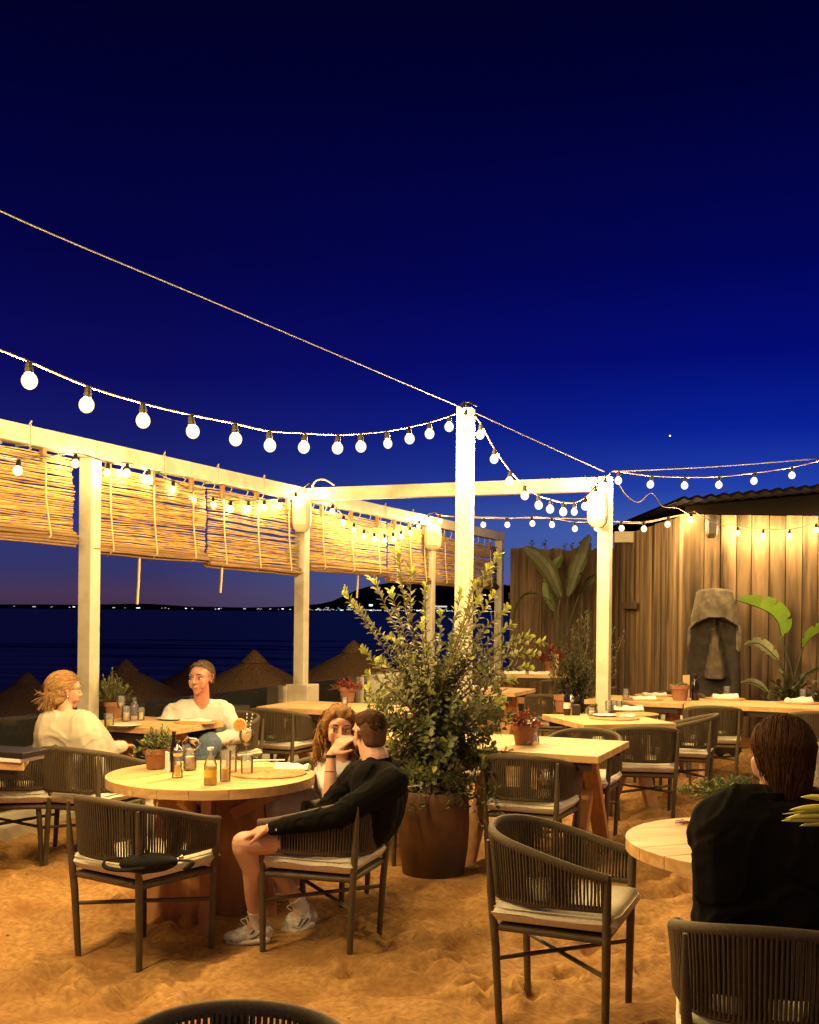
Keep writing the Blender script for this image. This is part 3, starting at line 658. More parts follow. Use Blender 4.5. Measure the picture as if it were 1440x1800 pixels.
def make_chair():
    t_ = thing('armchair')
    rc = rail_curve(49)
    fr = M['chair_frame']
    for sx in (-1, 1):
        mb = MB(); mb.tube([(sx * .230, .211, -.10), (sx * .240, .214, .30), (sx * .256, .218, .60), (sx * .258, .218, .632)], [.0135, .0175, .0175, .015], 10); mb.build('leg', fr, t_, smooth=50)
        mb = MB(); mb.tube([(sx * .203, -.213, -.10), (sx * .218, -.232, .30), (sx * .232, -.250, .52), (sx * .236, -.262, .72)], [.0135, .0175, .0165, .007], 10); mb.build('leg', fr, t_, smooth=50)
    mb = MB(); mb.tube([rail_pt(p, u) for p, u in rc], [.0165] * 49, 10, flat=1.15); mb.build('top_rail', M['rail'], t_, smooth=60)
    mb = MB(); mb.tube([rail_pt(p, u, True) for p, u in rc], .0115, 8, flat=1.2); mb.build('lower_rail', M['rail'], t_, smooth=60)
    mb = MB(); N_ = 100; rr_ = rail_curve(N_ + 2); r = random.Random(3)
    for k in range(1, N_ + 1):
        p, u = rr_[k]; a = rail_pt(p, u); b = rail_pt(p, u, True)
        nrm = Vector((p.x, p.y, 0)).normalized(); j = r.uniform(-.0015, .0015)
        tg = Vector((-nrm.y, nrm.x, 0))
        for o_, sh in ((.0125, .0), (-.0115, .0045)):
            mb.tube([a + nrm * o_ + tg * (j + sh), (a + b) / 2 + nrm * o_ * .7 + tg * (sh + j), b + nrm * o_ * .8 + tg * (sh - j)], .0044, 5, caps=False)
    mb.build('cord_backrest', M['rope'], t_, smooth=180)
    mb = MB()
    q = [Vector((-.235, .205, .375)), Vector((.235, .205, .375)), Vector((.215, -.225, .375)), Vector((-.215, -.225, .375))]
    for i in range(4): mb.tube([q[i], q[(i + 1) % 4]], .0145, 8)
    mb.box((0, -.01, .386), (.43, .41, .012)); mb.build('seat_frame', fr, t_, smooth=50)
    for a, b in ((0, 2), (1, 3)):
        dz = .235 + .0 * a; mb = MB(); o_ = .006 if a == 0 else -.006
        mb.tube([Vector((q[a].x, q[a].y, .245 + o_)), Vector((q[b].x, q[b].y, .245 + o_))], .010, 8); mb.build('stretcher', fr, t_, smooth=60)
    # cushion: soft square pad with rounded edge
    n = 22; vs = []; r = random.Random(4)
    for side in (1, -1):
        for j in range(n + 1):
            for i in range(n + 1):
                u = -1 + 2 * i / n; v = -1 + 2 * j / n
                e = max(abs(u), abs(v)); th = .044 * (1 - e ** 8) ** .5 if e < 1 else 0
                cr_ = (abs(u) * abs(v)) ** 6
                x = u * .260 * (1 - .035 * cr_) * (1 + .0 * v); y = v * .258 * (1 - .035 * cr_) + .006
                puff = .012 * (1 - u * u) * (1 - v * v) + .006 * noise.noise(Vector((x * 9, y * 9, 1.3)))
                z = .440 + (th + (puff if side > 0 else 0)) * side - (.014 * (1 - u * u) * (1 - v * v) if side > 0 else 0)
                vs.append((x, y, z))
    fs = []
    for s_ in (0, 1):
        o_ = s_ * (n + 1) ** 2
        for j in range(n):
            for i in range(n):
                a = o_ + j * (n + 1) + i; f_ = (a, a + 1, a + n + 2, a + n + 1); fs.append(f_ if s_ == 0 else tuple(reversed(f_)))
    mb = MB(); mb.add(vs, fs); c_ = mb.build('cushion', M['cushion'], t_, smooth=70)
    mb = MB(); pr = []
    for k in range(41):
        a = 2 * math.pi * k / 40; ca, sa = math.cos(a), math.sin(a); s_ = 1 / max(abs(ca), abs(sa)) ; e = .93
        x = ca * s_; y = sa * s_; l_ = (abs(ca) ** 12 + abs(sa) ** 12) ** (-1 / 12)
        pr.append((ca * l_ * .252, sa * l_ * .252 + .006, .462))
    mb.tube(pr, .0035, 5, caps=False); mb.build('piping', M['cushion'], c_, smooth=180)
    return t_
CH = make_chair(); CH_used = [False]
def chair(x, y, ang, label, z=0.0):
    """ang: compass direction the sitter faces, degrees from +Y towards +X"""
    if not CH_used[0]: o = CH; CH_used[0] = True
    else: o = dup_tree(CH)
    o.location = (x, y, z); o.rotation_euler = (0, 0, -R(ang)); tag(o, label, 'chair', 'rope-backed armchairs of the terrace'); return o
def face(p, q): return math.degrees(math.atan2(q[0] - p[0], q[1] - p[1]))
chair(.652, 4.515, 112, 'empty armchair alone on bare sand in front of the right tables, turned side-on')
chair(-1.245, 5.27, 34, 'empty armchair at the front of the round table with a black bag on its seat')
chair(-.405, 5.41, -72, 'armchair carrying the man in the black jacket at the round table')
chair(1.08, 3.33, 14, 'armchair at the lower right under the dark-haired man seen from behind')
chair(-.36, 2.13, 183, 'armchair whose curved back rail just enters at the bottom edge, left of centre')
chair(1.03, 2.06, 176, 'armchair barely showing a sliver of rail at the bottom edge on the right')
chair(-2.03, 7.12, 20, 'armchair of the blonde woman in the cream sweater, seen from behind')
chair(-2.52, 7.13, -100, 'empty armchair cut by the left picture edge, beside the small side table')
chair(-1.12, 9.95, 22.8, 'empty armchair with its back to the camera at the far left plank table')
chair(.78, 6.98, 22.8, 'empty armchair in front of the right square table, just right of the potted shrub')
chair(1.25, 8.02, 203, 'empty armchair behind the right square table, facing the camera')
chair(1.86, 8.78, 6, 'empty armchair in front of the table set with plates by the right post')
chair(2.40, 9.72, -70, 'empty armchair at the right end of the table by the right post')
chair(1.95, 10.45, 186, 'armchair on the far side of the table by the right post, only its rail showing')
chair(2.95, 10.75, 14, 'empty armchair under the long back table, below the stone head')
chair(3.78, 10.25, 18, 'armchair under the long back table behind the dark-haired man')
chair(-.50, 6.30, 200, 'armchair beneath the curly-haired woman behind the round table')
chair(-1.55, 9.15, 215, 'armchair of the man in the white sweater behind the left table')
chair(.22, 8.15, 205, 'armchair behind the potted shrub, facing the camera')
chair(-.18, 7.35, 25, 'armchair just behind the man in black, left of the shrub')
chair(.05, 10.1, 110, 'armchair at the right end of the far left plank table')
chair(.0, 12.3, 205, 'dark armchair beyond the far left table by the balustrade')
chair(1.55, 12.0, 20, 'armchair in front of the small far table right of the tall post')
chair(2.15, 13.2, -65, 'armchair beside the small far table, its pale cushion showing')
chair(2.0, 14.7, 10, 'armchair in front of the farthest table by the plank fence')
chair(1.1, 15.6, 100, 'dark armchair at the left end of the farthest table')
chair(3.05, 12.4, 190, 'armchair behind the long back table, in front of the stone head')

# ================================================================== tables
def plank_top(mb, c, u, v, lu, lv, h, th=.045, w=.14, seed=0):
    r = random.Random(seed); y = -lv / 2
    while y < lv / 2 - .01:
        ww = min(w, lv / 2 - y); mb.box(c + v * (y + ww / 2) + UP * (h - th / 2 + r.uniform(-.0008, .0008)), (lu, ww - .0022, th), (u, v, UP)); y += ww
def rect_table(near, u, v, lu, lv, label, seed=0, h=.75, inset=.16):
    """near: corner on the ground; u, v: unit axes away from it"""
    c = Vector((near.x, near.y, 0)) + u * lu / 2 + v * lv / 2
    t_ = thing('plank_table', c, label=label, cat='table')
    mb = MB(); plank_top(mb, c, u, v, lu, lv, h, seed=seed); mb.build('tabletop', M['table_wood'], t_, True, bevel=.003)
    mb = MB()
    for s_ in (-1, 1):
        mb.bar(c + v * s_ * (lv / 2 - .05) - u * (lu / 2 - .05) + UP * (h - .075), c + v * s_ * (lv / 2 - .05) + u * (lu / 2 - .05) + UP * (h - .075), .03, .045)
    mb.bar(c - v * (lv / 2 - .05) + UP * (h - .075), c + v * (lv / 2 - .05) + UP * (h - .075), .03, .044)
    mb.build('under_frame', M['dark_metal'], t_, True)
    for s_ in (-1, 1):
        for k in (-1, 1):
            a = c + u * s_ * (lu / 2 - inset) + v * k * (lv / 2 - .30) + UP * (h - .05); b = c + u * s_ * (lu / 2 - inset + .012 * k) - v * k * (lv / 2 - .10) - UP * .03
            mb = MB(); mb.bar(a + u * .03 * k, b + u * .03 * k, .055, .10, u); mb.build('leg', M['pedestal_wood'], t_, True, bevel=.004)
    mb = MB(); mb.bar(c - u * (lu / 2 - .2) + UP * .36, c + u * (lu / 2 - .2) + UP * .36, .05, .09); mb.build('stretcher', M['pedestal_wood'], t_, True)
    return t_, c
def round_table(c, Rr, ang, label, seed=0, h=.75, th=.048):
    t_ = thing('round_table', (c.x, c.y, 0), label=label, cat='table')
    u = Vector((math.cos(ang), math.sin(ang), 0)); v = Vector((-u.y, u.x, 0)); mb = MB(); w = .155; y = -Rr; r = random.Random(seed)
    while y < Rr - 1e-6:
        y1 = min(y + w, Rr); K = 14; top = []
        ys = [y + (y1 - y - .002) * k / K for k in range(K + 1)]
        loop = [(math.sqrt(max(0, Rr * Rr - yy * yy)), yy) for yy in ys] + [(-math.sqrt(max(0, Rr * Rr - yy * yy)), yy) for yy in reversed(ys)]
        n = len(loop); dz = r.uniform(-.0006, .0006)
        vs = [Vector((c.x, c.y, 0)) + u * a + v * b + UP * (h + dz) for a, b in loop] + [Vector((c.x, c.y, 0)) + u * a + v * b + UP * (h - th) for a, b in loop]
        mb.add(vs, [tuple(range(n))[::-1] if False else tuple(range(n)), tuple(range(2 * n - 1, n - 1, -1))] + [(i, i + n, (i + 1) % n + n, (i + 1) % n) for i in range(n)])
        y = y1
    mb.build('tabletop', M['table_wood'], t_, True, bevel=.002)
    for k in range(2):
        a = ang + .55 + k * math.pi / 2; d = Vector((math.cos(a), math.sin(a), 0)); nn = Vector((-d.y, d.x, 0)); cc = Vector((c.x, c.y, 0)); mb = MB()
        tw, bw, tk = .26, .36, .05
        parts_ = ((-1, 1),) if k == 0 else ((-1, -.10), (.10, 1))
        for lo_, hi_ in parts_:
            x0t = lo_ * tw if abs(lo_) == 1 else lo_ * .3; x1t = hi_ * tw if abs(hi_) == 1 else hi_ * .3; x0b = lo_ * bw if abs(lo_) == 1 else lo_ * .3; x1b = hi_ * bw if abs(hi_) == 1 else hi_ * .3
            vs = []
            for sgn in (-1, 1):
                for (xx, zz) in ((x0b, -.05), (x1b, -.05), (x1t, h - th), (x0t, h - th)): vs.append(cc + d * xx + nn * (tk / 2 * sgn) + UP * zz)
            mb.add(vs, [(0, 1, 2, 3), (7, 6, 5, 4), (0, 4, 5, 1), (1, 5, 6, 2), (2, 6, 7, 3), (3, 7, 4, 0)])
        mb.build('pedestal_board', M['pedestal_wood'], t_, True, bevel=.003)
    for a in (.3, 1.9, 3.4, 5.0):
        d = Vector((math.cos(a + ang), math.sin(a + ang), 0)); cc = Vector((c.x, c.y, 0))
        mb = MB(); mb.bar(cc + d * (Rr * .72) + UP * (h - th - .02), cc + d * .12 + UP * (h - th - .16), .04, .06); mb.build('brace', M['pedestal_wood'], t_, True)
    return t_
T1 = Vector((-1.04, 5.88, 0)); round_table(T1, .545, 1.10, 'large round plank-topped table with drinks and terracotta pot, front left')
T10 = Vector((1.387, 4.265, 0)); round_table(T10, .537, .4, 'round pale wooden table left of the dark-haired man at the right', 3)
nc = P(1052, 1331, 6.76); rect_table(nc, -BV, AV, 1.0, .92, 'pale square plank table with red plant pot, right of the big shrub', 5)
nc = P(300, 1282, 8.04); _, T2 = rect_table(nc, -BV, AV, .86, .72, 'small wooden table between the blonde woman and the man in white', 6)
nc = G(735, 1256, .75); _, T3 = rect_table(nc, -BV, AV, 1.58, .82, 'long plank table by the balustrade in the middle distance', 7)
nc = G(800, 1306, .75); _, T4 = rect_table(nc, -BV, AV, .85, .62, 'table half hidden by the shrub, behind the man in black', 8)
u6 = Vector((.966, .26, 0)); v6 = Vector((-.26, .966, 0))
nc = G(1027, 1274, .75); _, T6 = rect_table(nc, u6, v6, .80, .88, 'plank table set with plates in front of the right pergola post', 9)
nc = P(1200, 1240, 10.85); _, T7 = rect_table(nc, -BV, AV, .98, .8, 'left half of the long table under the hut wall, set with napkins', 10)
_, T7b = rect_table(nc + BV * .012, BV, AV, 2.1, .8, 'right part of the long table below the stone head, with the pots', 11)
nc = G(905, 1218, .75); _, T9 = rect_table(nc, -BV, AV, .85, .8, 'small far table seen just right of the tall white post', 12)
nc = G(1000, 1187, .75); _, T8 = rect_table(nc, -Vector((1, 0, 0)), Vector((0, 1, 0)), 1.0, .8, 'farthest table in front of the plank fence with folded napkins', 13)
nc = Vector((-2.50, 6.85, 0)); _, T11 = rect_table(G(42, 1341, .75), -Vector((.97, -.25, 0)).normalized(), Vector((-.25, .97, 0)).normalized(), 1.1, .5, 'side table entering at the left edge with menus on it', 14, inset=.42)

# ================================================================== things on the tables
def at(px, py, h=.75): return G(px, py, h)
def pot(p, r, h, label, name='flower_pot', m_=None, cat='potted plant'):
    t_ = thing(name, p, label=label, cat=cat); m_ = m_ or M['terracotta']
    mb = MB(); mb.lathe([(r * .66, 0), (r * .70, h * .02), (r * .88, h * .70), (r * .90, h * .72), (r * 1.0, h * .73), (r * 1.0, h), (r * .93, h), (r * .88, h * .86)], p, 28); mb.build('pot', m_, t_, True, smooth=35)
    mb = MB(); mb.lathe([(r * .86, h * .84), (r * .86, h * .87)], p, 20); mb.build('soil', M['soil'], t_, True)
    return t_
def leaf(mb, p, d, up, L_, w_, m=0, fold=.25, k=3):
    """one obovate leaf, a folded strip"""
    d = d.normalized(); x = d.cross(up)
    if x.length < 1e-3: x = d.cross(Vector((1, .3, 0)))
    x.normalize(); nn = x.cross(d)
    prof_ = [(0, .12), (.45, .75), (.78, 1.0), (1.0, .0)]; vs = [p]
    for t_, ww in prof_[1:3]:
        c = p + d * L_ * t_ - nn * (L_ * .08 * t_ * t_ * 4 * .5)
        vs += [c - x * w_ / 2 * ww + nn * w_ * fold * .5, c, c + x * w_ / 2 * ww + nn * w_ * fold * .5]
    vs.append(p + d * L_ - nn * L_ * .12)
    mb.add(vs, [(0, 2, 1), (0, 3, 2), (1, 2, 5, 4), (2, 3, 6, 5), (4, 5, 7), (5, 6, 7)], m)
def herb(t_, c, r, h, n, L_, mats, seed, droop=.3, tips=0.0, stems=True, wdt=.45):
    rr_ = random.Random(seed); mb = MB(); ms = MB()
    for i in range(n):
        a = rr_.uniform(0, 6.28); el = rr_.uniform(.25, 1.45); d = Vector((math.cos(a) * math.cos(el), math.sin(a) * math.cos(el), math.sin(el)))
        hh = h * rr_.uniform(.55, 1.05); p0 = c + Vector((d.x, d.y, 0)) * r * .3; pts = [p0 + Vector((d.x * r * t, d.y * r * t, d.z * hh * t - droop * h * t * t * (1 - d.z))) for t in (0, .35, .7, 1)]
        if stems: ms.tube(pts, .0022, 4, caps=False)
        for k in range(9):
            t = .25 + .75 * k / 8; f_ = t * 3; i0 = min(int(f_), 2); q = pts[i0].lerp(pts[i0 + 1], f_ - i0)
            dd = Vector((rr_.gauss(0, 1), rr_.gauss(0, 1), rr_.gauss(.5, .6))).normalized() + d * .6
            leaf(mb, q, dd, UP, L_ * rr_.uniform(.7, 1.2), L_ * wdt, 1 if (t > .85 and rr_.random() < tips) else 0)
    if stems: ms.build('stems', M['bark'], t_, True)
    mb.build('foliage', mats, t_, True)
HERB = [M['leaf_herb'], M['leaf_tip']]
def cup(p, r, h, label, fill=0.0, m_=None, name='tumbler', taper=1.0, cat='glass'):
    t_ = thing(name, p, label=label, cat=cat)
    mb = MB(); mb.lathe([(r * .9, .0), (r * .92 , .004), (r * taper, h), (r * taper - .002, h), (r * .88, .008)], p, 24, caps=False); mb.lathe([(0.001, .006), (r * .88, .008)], p, 24, caps=False); mb.lathe([(0.001, 0), (r * .9, 0)], p, 24, caps=False)
    mb.build('glass', M['glass'], t_, True, smooth=40)
    mb = MB(); mb.tube([Vector(p) + Vector((math.cos(k * .2618) * (r * taper - .001), math.sin(k * .2618) * (r * taper - .001), h)) for k in range(25)], .0014, 4, caps=False); mb.build('rim', M['glass'], t_, True)
    if fill: mb = MB(); mb.lathe([(r * .84, .010), (r * .84, .012), (r * .86, h * fill)], p, 24); mb.build('drink', m_, t_, True, smooth=40)
    return t_
def mill(p, h, label):
    t_ = thing('pepper_mill', p, label=label, cat='pepper mill'); s = h / .16
    mb = MB(); mb.lathe([(.026 * s, 0), (.027 * s, .006 * s), (.025 * s, .03 * s), (.020 * s, .05 * s), (.022 * s, .065 * s), (.017 * s, .085 * s), (.021 * s, .10 * s)], p, 20); mb.build('body', M['glass'], t_, True, smooth=50)
    mb = MB(); mb.lathe([(.015 * s, .008 * s), (.014 * s, .06 * s)], p, 12); mb.build('peppercorns', M['juice'] if 'salt' not in label else M['napkin'], t_, True)
    mb = MB(); mb.lathe([(.012 * s, .10 * s), (.021 * s, .106 * s), (.025 * s, .125 * s), (.022 * s, .143 * s), (.010 * s, .152 * s), (.006 * s, .162 * s)], p, 20); mb.build('knob', M['metal'], t_, True, smooth=50)
def bottle(p, r, h, label, m_, neck=.3, cap=None, labelm=None, fill=None):
    t_ = thing('bottle', p, label=label, cat='bottle')
    mb = MB(); mb.lathe([(r * .93, 0), (r, .006), (r, h * .55), (r * .85, h * .64), (r * neck + .002, h * .76), (r * neck, h * .80), (r * neck, h * .97), (r * neck + .0015, h)], p, 22); mb.build('body', m_, t_, True, smooth=50)
    if fill: mb = MB(); mb.lathe([(r * .85, .006), (r * .88, h * fill)], p, 20); mb.build('drink', M['juice'], t_, True, smooth=50)
    if labelm: mb = MB(); mb.lathe([(r + .0008, h * .22), (r + .0008, h * .42)], p, 22, caps=False); mb.build('label', labelm, t_, True, smooth=60)
    if cap: mb = MB(); mb.lathe([(r * neck + .003, h * .94), (r * neck + .003, h * 1.01)], p, 16); mb.build('cap', cap, t_, True, smooth=50)
    return t_
def candle(p, r, h, label, glow=False):
    t_ = thing('candle_glass', p, label=label, cat='candle')
    mb = MB(); mb.lathe([(r * .8, 0), (r, .012), (r, h * .85), (r * .9, h), (r * .88, h), (r * .96, h * .84), (r * .96, .014)], p, 22, caps=False); mb.build('jar', M['glass'], t_, True, smooth=50)
    mb = MB(); mb.lathe([(r * .6, .006), (r * .85, .012), (r * .85, h * .55)], p, 18); mb.build('wax', M['wax'], t_, True, smooth=50)
def placemat(p, r, label):
    t_ = thing('placemat', p, label=label, cat='placemat'); mb = MB()
    for k in range(11):
        rk = r * (1 - k / 11.5); mb.tube([Vector(p) + Vector((math.cos(a * .209) * rk * (1 + .006 * math.sin(a * 2.1 + k)), math.sin(a * .209) * rk, .004)) for a in range(31)], r / 20, 5, caps=False, flat=.7)
    mb.lathe([(.001, .001), (r * .98, .0012), (r * .98, .003), (.001, .003)], p, 30, caps=False)
    mb.build('weave', M['wicker'], t_, True, smooth=180)
def napkin(p, L_, w_, ang, label, roll=False, h=.022, group=None):
    d = Vector((math.cos(ang), math.sin(ang), 0)); n_ = Vector((-d.y, d.x, 0)); mb = MB(); K = 16; J = 7; vs = []
    p = Vector(p)
    for i in range(K + 1):
        t = i / K
        for j in range(2 * J):
            a = math.pi * 2 * j / (2 * J); wv = w_ / 2 * (1 + .22 * math.sin(t * 5 + p.x * 9)) * (.75 + .25 * math.sin(t * math.pi)); hh = h * (.5 + .5 * noise.noise(Vector((t * 4, p.x * 7, 0))) * .8)
            y = math.cos(a) * wv; z = max(.0, math.sin(a)) * (hh + .35 * h * math.sin(j * 2 + t * 3) ** 2) + .001
            vs.append(p + d * (L_ * (t - .5)) + n_ * y + UP * z)
    fs = []
    for i in range(K):
        for j in range(2 * J): a = i * 2 * J + j; b = i * 2 * J + (j + 1) % (2 * J); fs.append((a, b, b + 2 * J, a + 2 * J))
    fs += [tuple(range(2 * J))[::-1], tuple(K * 2 * J + j for j in range(2 * J))]
    mb.add(vs, fs); o = mb.build('napkin', M['napkin'], smooth=60); tag(o, label, 'napkin', group); return o
def plate(p, r, label):
    mb = MB(); mb.lathe([(r * .5, 0), (r * .62, .003), (r * .95, .012), (r, .015), (r * .96, .017), (r * .6, .008), (.001, .007)], p, 30, caps=False); o = mb.build('plate', M['plate'], smooth=50); tag(o, label, 'plate')

# round table, front left
p = at(275, 1351); t_ = pot(p, .072, .112, 'terracotta pot of leafy herbs on the round table'); herb(t_, p + UP * .10, .11, .125, 60, .022, HERB, 31, tips=.25, droop=.5)
bottle(at(305, 1357), .017, .215, 'slim black bottle beside the herb pot on the round table', M['black_glass'], .5, M['dark_metal'])
mb = MB(); p = at(294, 1358); mb.box(p + UP * .055, (.012, .05, .11), (Vector((.9, .43, 0)), Vector((-.43, .9, 0)), UP)); o = mb.build('table_sign', M['paper'], bevel=.001); tag(o, 'narrow upright pale wooden table marker between herb pot and black bottle', 'table marker')
mill(at(312, 1367), .17, 'clear pepper mill with steel knob, front of the round table pot')
# lantern with raised wire handle
p = at(334, 1354); t_ = thing('candle_lantern', p, label='glass candle lantern with raised wire hoop handle on the round table', cat='lantern')
mb = MB(); mb.lathe([(.028, 0), (.036, .010), (.036, .085), (.030, .10), (.029, .115), (.027, .115), (.028, .10), (.034, .085), (.034, .012)], p, 24, caps=False); mb.build('jar', M['glass'], t_, True, smooth=50)
mb = MB(); mb.lathe([(.02, .006), (.030, .012), (.030, .075)], p, 18); mb.build('wax', M['wax'], t_, True, smooth=50)
mb = MB(); mb.tube([p + Vector((.031 * math.cos(k * .262), .031 * math.sin(k * .262), .113)) for k in range(25)], .003, 5, caps=False)
mb.tube([p + Vector((-.03 + (.0), .0, .113)), p + Vector((-.045, 0, .15)), p + Vector((-.02, .01, .175)), p + Vector((.03, .01, .17)), p + Vector((.055, .0, .145)), p + Vector((.04, -.01, .125)), p + Vector((.03, 0, .113))], .003, 6); mb.build('handle', M['metal'], t_, True, smooth=180)
bottle(at(370, 1380), .032, .185, 'clear soda bottle half full of orange drink on the round table', M['glass'], .42, M['paper'], M['juice'], fill=.5)
cup(at(396, 1373), .030, .155, 'tall glass half full of yellow juice, right of the soda bottle', .42, M['juice'])
cup(at(407, 1360), .030, .145, 'empty tall glass behind the juice glass', 0)
cup(at(434, 1362), .034, .10, 'short empty tumbler at the edge of the woven placemat', 0)
# cocktail
p = at(433, 1337); t_ = thing('cocktail_glass', p, label='stemmed cocktail glass with orange slice and two striped straws', cat='cocktail'); 
mb = MB(); mb.lathe([(.034, 0), (.034, .002), (.005, .006), (.004, .075), (.012, .085), (.036, .115), (.044, .145), (.040, .18), (.0385, .18), (.0425, .145), (.034, .117), (.002, .088)], p, 26, caps=False); mb.build('glass', M['glass'], t_, True, smooth=50)
mb = MB(); mb.lathe([(.003, .089), (.033, .118), (.0415, .145), (.0405, .155)], p, 24); mb.build('drink', M['cocktail'], t_, True, smooth=50)
c_ = p + Vector((-.038, -.01, .205)); fd = Vector((-.15, -1, .1)).normalized(); fx = Vector((1, -.15, 0)).normalized(); fz = fx.cross(fd) * -1
mb = MB(); mb.lathe([(.036, -.004), (.040, -.003), (.040, .003), (.036, .004)], c_, 26, ax=(fx, fz, fd)); sl = mb.build('orange_slice', M['orange_rind'], t_, True, smooth=40)
mb = MB(); mb.lathe([(.0335, -.005), (.0335, .0055)], c_, 26, ax=(fx, fz, fd)); mb.build('flesh', M['orange_fruit'], sl, True)
for (a, b) in ((Vector((-.002, 0, .09)), Vector((.002, .0, .275))), (Vector((.006, 0, .10)), Vector((.034, .0, .272)))):
    mw = MB(); mk = MB(); K = 18
    for k in range(K): (mw if k % 2 else mk).tube([p + a.lerp(b, k / K), p + a.lerp(b, (k + .98) / K)], .0032, 8)
    s_ = mw.build('straw', M['straw'], t_, True, smooth=60); mk.build('stripe', M['straw_black'], s_, True, smooth=60)
mb = MB(); r5 = random.Random(2)
for k in range(9): mb.ball(p + Vector((r5.uniform(-.02, .024), r5.uniform(-.02, .02), .163 + r5.uniform(0, .022))), r5.uniform(.006, .010), n=8)
mb.build('garnish', [M['plate']], t_, True, smooth=180)
placemat(at(470, 1360), .20, 'large round woven placemat on the right half of the round table')
napkin(at(515, 1353) + UP * .008, .19, .10, -.25, 'white folded napkin on the woven placemat beside the couple', h=.03)
mb = MB(); q = at(470, 1338); mb.bar(q + Vector((-.09, -.02, .006)), q + Vector((.10, .02, .006)), .018, .006); o = mb.build('knife', M['napkin'], bevel=.001); tag(o, 'pale wooden stick of cutlery at the back edge of the round table', 'cutlery')
mb = MB(); q = at(238, 1272); 
# left table
p = at(200, 1262); t_ = pot(p, .075, .13, 'terracotta pot with tall feathery herb on the left table'); herb(t_, p + UP * .11, .12, .27, 60, .035, [M['leaf_herb'], M['leaf_herb']], 33, droop=.1, wdt=.35)
cup(at(192, 1277), .038, .095, 'amber tumbler nearest the blonde woman on the left table', .5, M['juice'])
candle(at(222, 1268), .034, .12, 'tall pale candle glass on the left table'); bottle(at(236, 1266), .035, .19, 'clear round-bodied water bottle on the left table', M['glass'], .45, M['dark_metal'])
cup(at(248, 1266), .028, .10, 'small glass with juice right of the water bottle', .6, M['wax'])
t_ = thing('wine_glass', at(213, 1266), label='stemmed wine glass in front of the feathery herb', cat='glass'); p = at(213, 1266)
mb = MB(); mb.lathe([(.032, 0), (.032, .002), (.004, .006), (.004, .08), (.03, .11), (.036, .14), (.03, .19), (.029, .19), (.035, .14), (.029, .112), (.001, .083)], p, 24, caps=False); mb.build('glass', M['glass'], t_, True, smooth=50)
plate(at(220, 1277), .12, 'pale plate with cutlery in front of the blonde woman'); napkin(at(345, 1268), .24, .12, -.1, 'crumpled white napkin in front of the man in white'); plate(at(305, 1265), .13, 'dark-edged plate at the back of the left table')
placemat(at(345, 1270) - UP * .001, .16, 'woven mat under the crumpled napkin on the left table')
mb = MB(); q = at(18, 1335); mb.box(q + UP * .012, (.30, .22, .022), (Vector((.95, -.3, 0)).normalized(), Vector((.3, .95, 0)).normalized(), UP)); o = mb.build('menu_book', M['paper'], bevel=.003); tag(o, 'thin pale menu on the side table at the left edge', 'menu')
mb = MB(); mb.box(q + Vector((-.02, .02, .042)), (.40, .24, .030), (Vector((.93, -.34, 0)).normalized(), Vector((.34, .93, 0)).normalized(), UP)); o = mb.build('menu_folder', M['dark_metal'], bevel=.003); tag(o, 'black menu folder lying on top of the pale menu', 'menu')
# long left table
p = at(611, 1233); t_ = pot(p, .085, .14, 'terracotta pot with rusty dried plant on the long middle table'); herb(t_, p + UP * .12, .14, .09, 30, .035, [M['leaf_red'], M['leaf_red']], 35, droop=.6)
candle(at(606, 1239), .03, .07, 'lit pale candle glass at the foot of the rusty plant pot')
p = at(768, 1296); t_ = pot(p, .09, .16, 'terracotta pot glimpsed through the shrub on the half-hidden table'); herb(t_, p + UP * .14, .10, .10, 25, .03, HERB, 36)
# right square table
p = at(921, 1309); t_ = pot(p, .082, .13, 'dark terracotta pot with red leaves on the right square table'); herb(t_, p + UP * .11, .11, .12, 30, .035, [M['leaf_red'], M['leaf_red']], 37, droop=.2)
candle(at(925, 1310), .033, .075, 'squat candle glass in front of the red plant'); mill(at(941, 1306), .17, 'salt mill with steel knob, taller one beside the red plant'); mill(at(934, 1305), .11, 'short pepper mill between candle and tall mill')
# table by right post
p = at(990, 1252); t_ = pot(p, .085, .15, 'pale terracotta pot on the far left corner of the plate table'); 
bottle(at(997, 1257), .03, .26, 'black wine bottle beside the pale terracotta pot', M['black_glass'], .42, M['dark_metal'], M['paper']); mill(at(1004, 1257), .17, 'clear pepper mill next to the black wine bottle')
mb = MB(); p = at(1012, 1257); mb.box(p + UP * .045, (.07, .07, .09)); o = mb.build('napkin_holder', M['dark_metal'], bevel=.004); tag(o, 'small dark square tin behind the candle on the plate table', 'tin')
candle(at(1040, 1258), .035, .07, 'squat candle glass left of the white right post')
placemat(at(1080, 1263), .20, 'woven mat at the front of the plate table'); plate(at(1063, 1261) + UP * .008, .10, 'round pale plate on the front woven mat'); placemat(at(1120, 1256), .18, 'woven mat at the back right of the plate table')
napkin(at(1105, 1250) + UP * .01, .26, .10, .05, 'thick rolled white napkin at the back of the plate table', h=.045); napkin(at(1103, 1262) + UP * .01, .14, .08, .6, 'knotted white napkin on the front woven mat', h=.03)
for k, (x_, y_) in enumerate(((1070, 1250), (1080, 1249), (1088, 1250))): cup(at(x_, y_), .03, .09, ('left', 'middle', 'right')[k] + 'most of the three tumblers right of the right post' if k != 1 else 'middle one of the three tumblers right of the right post')
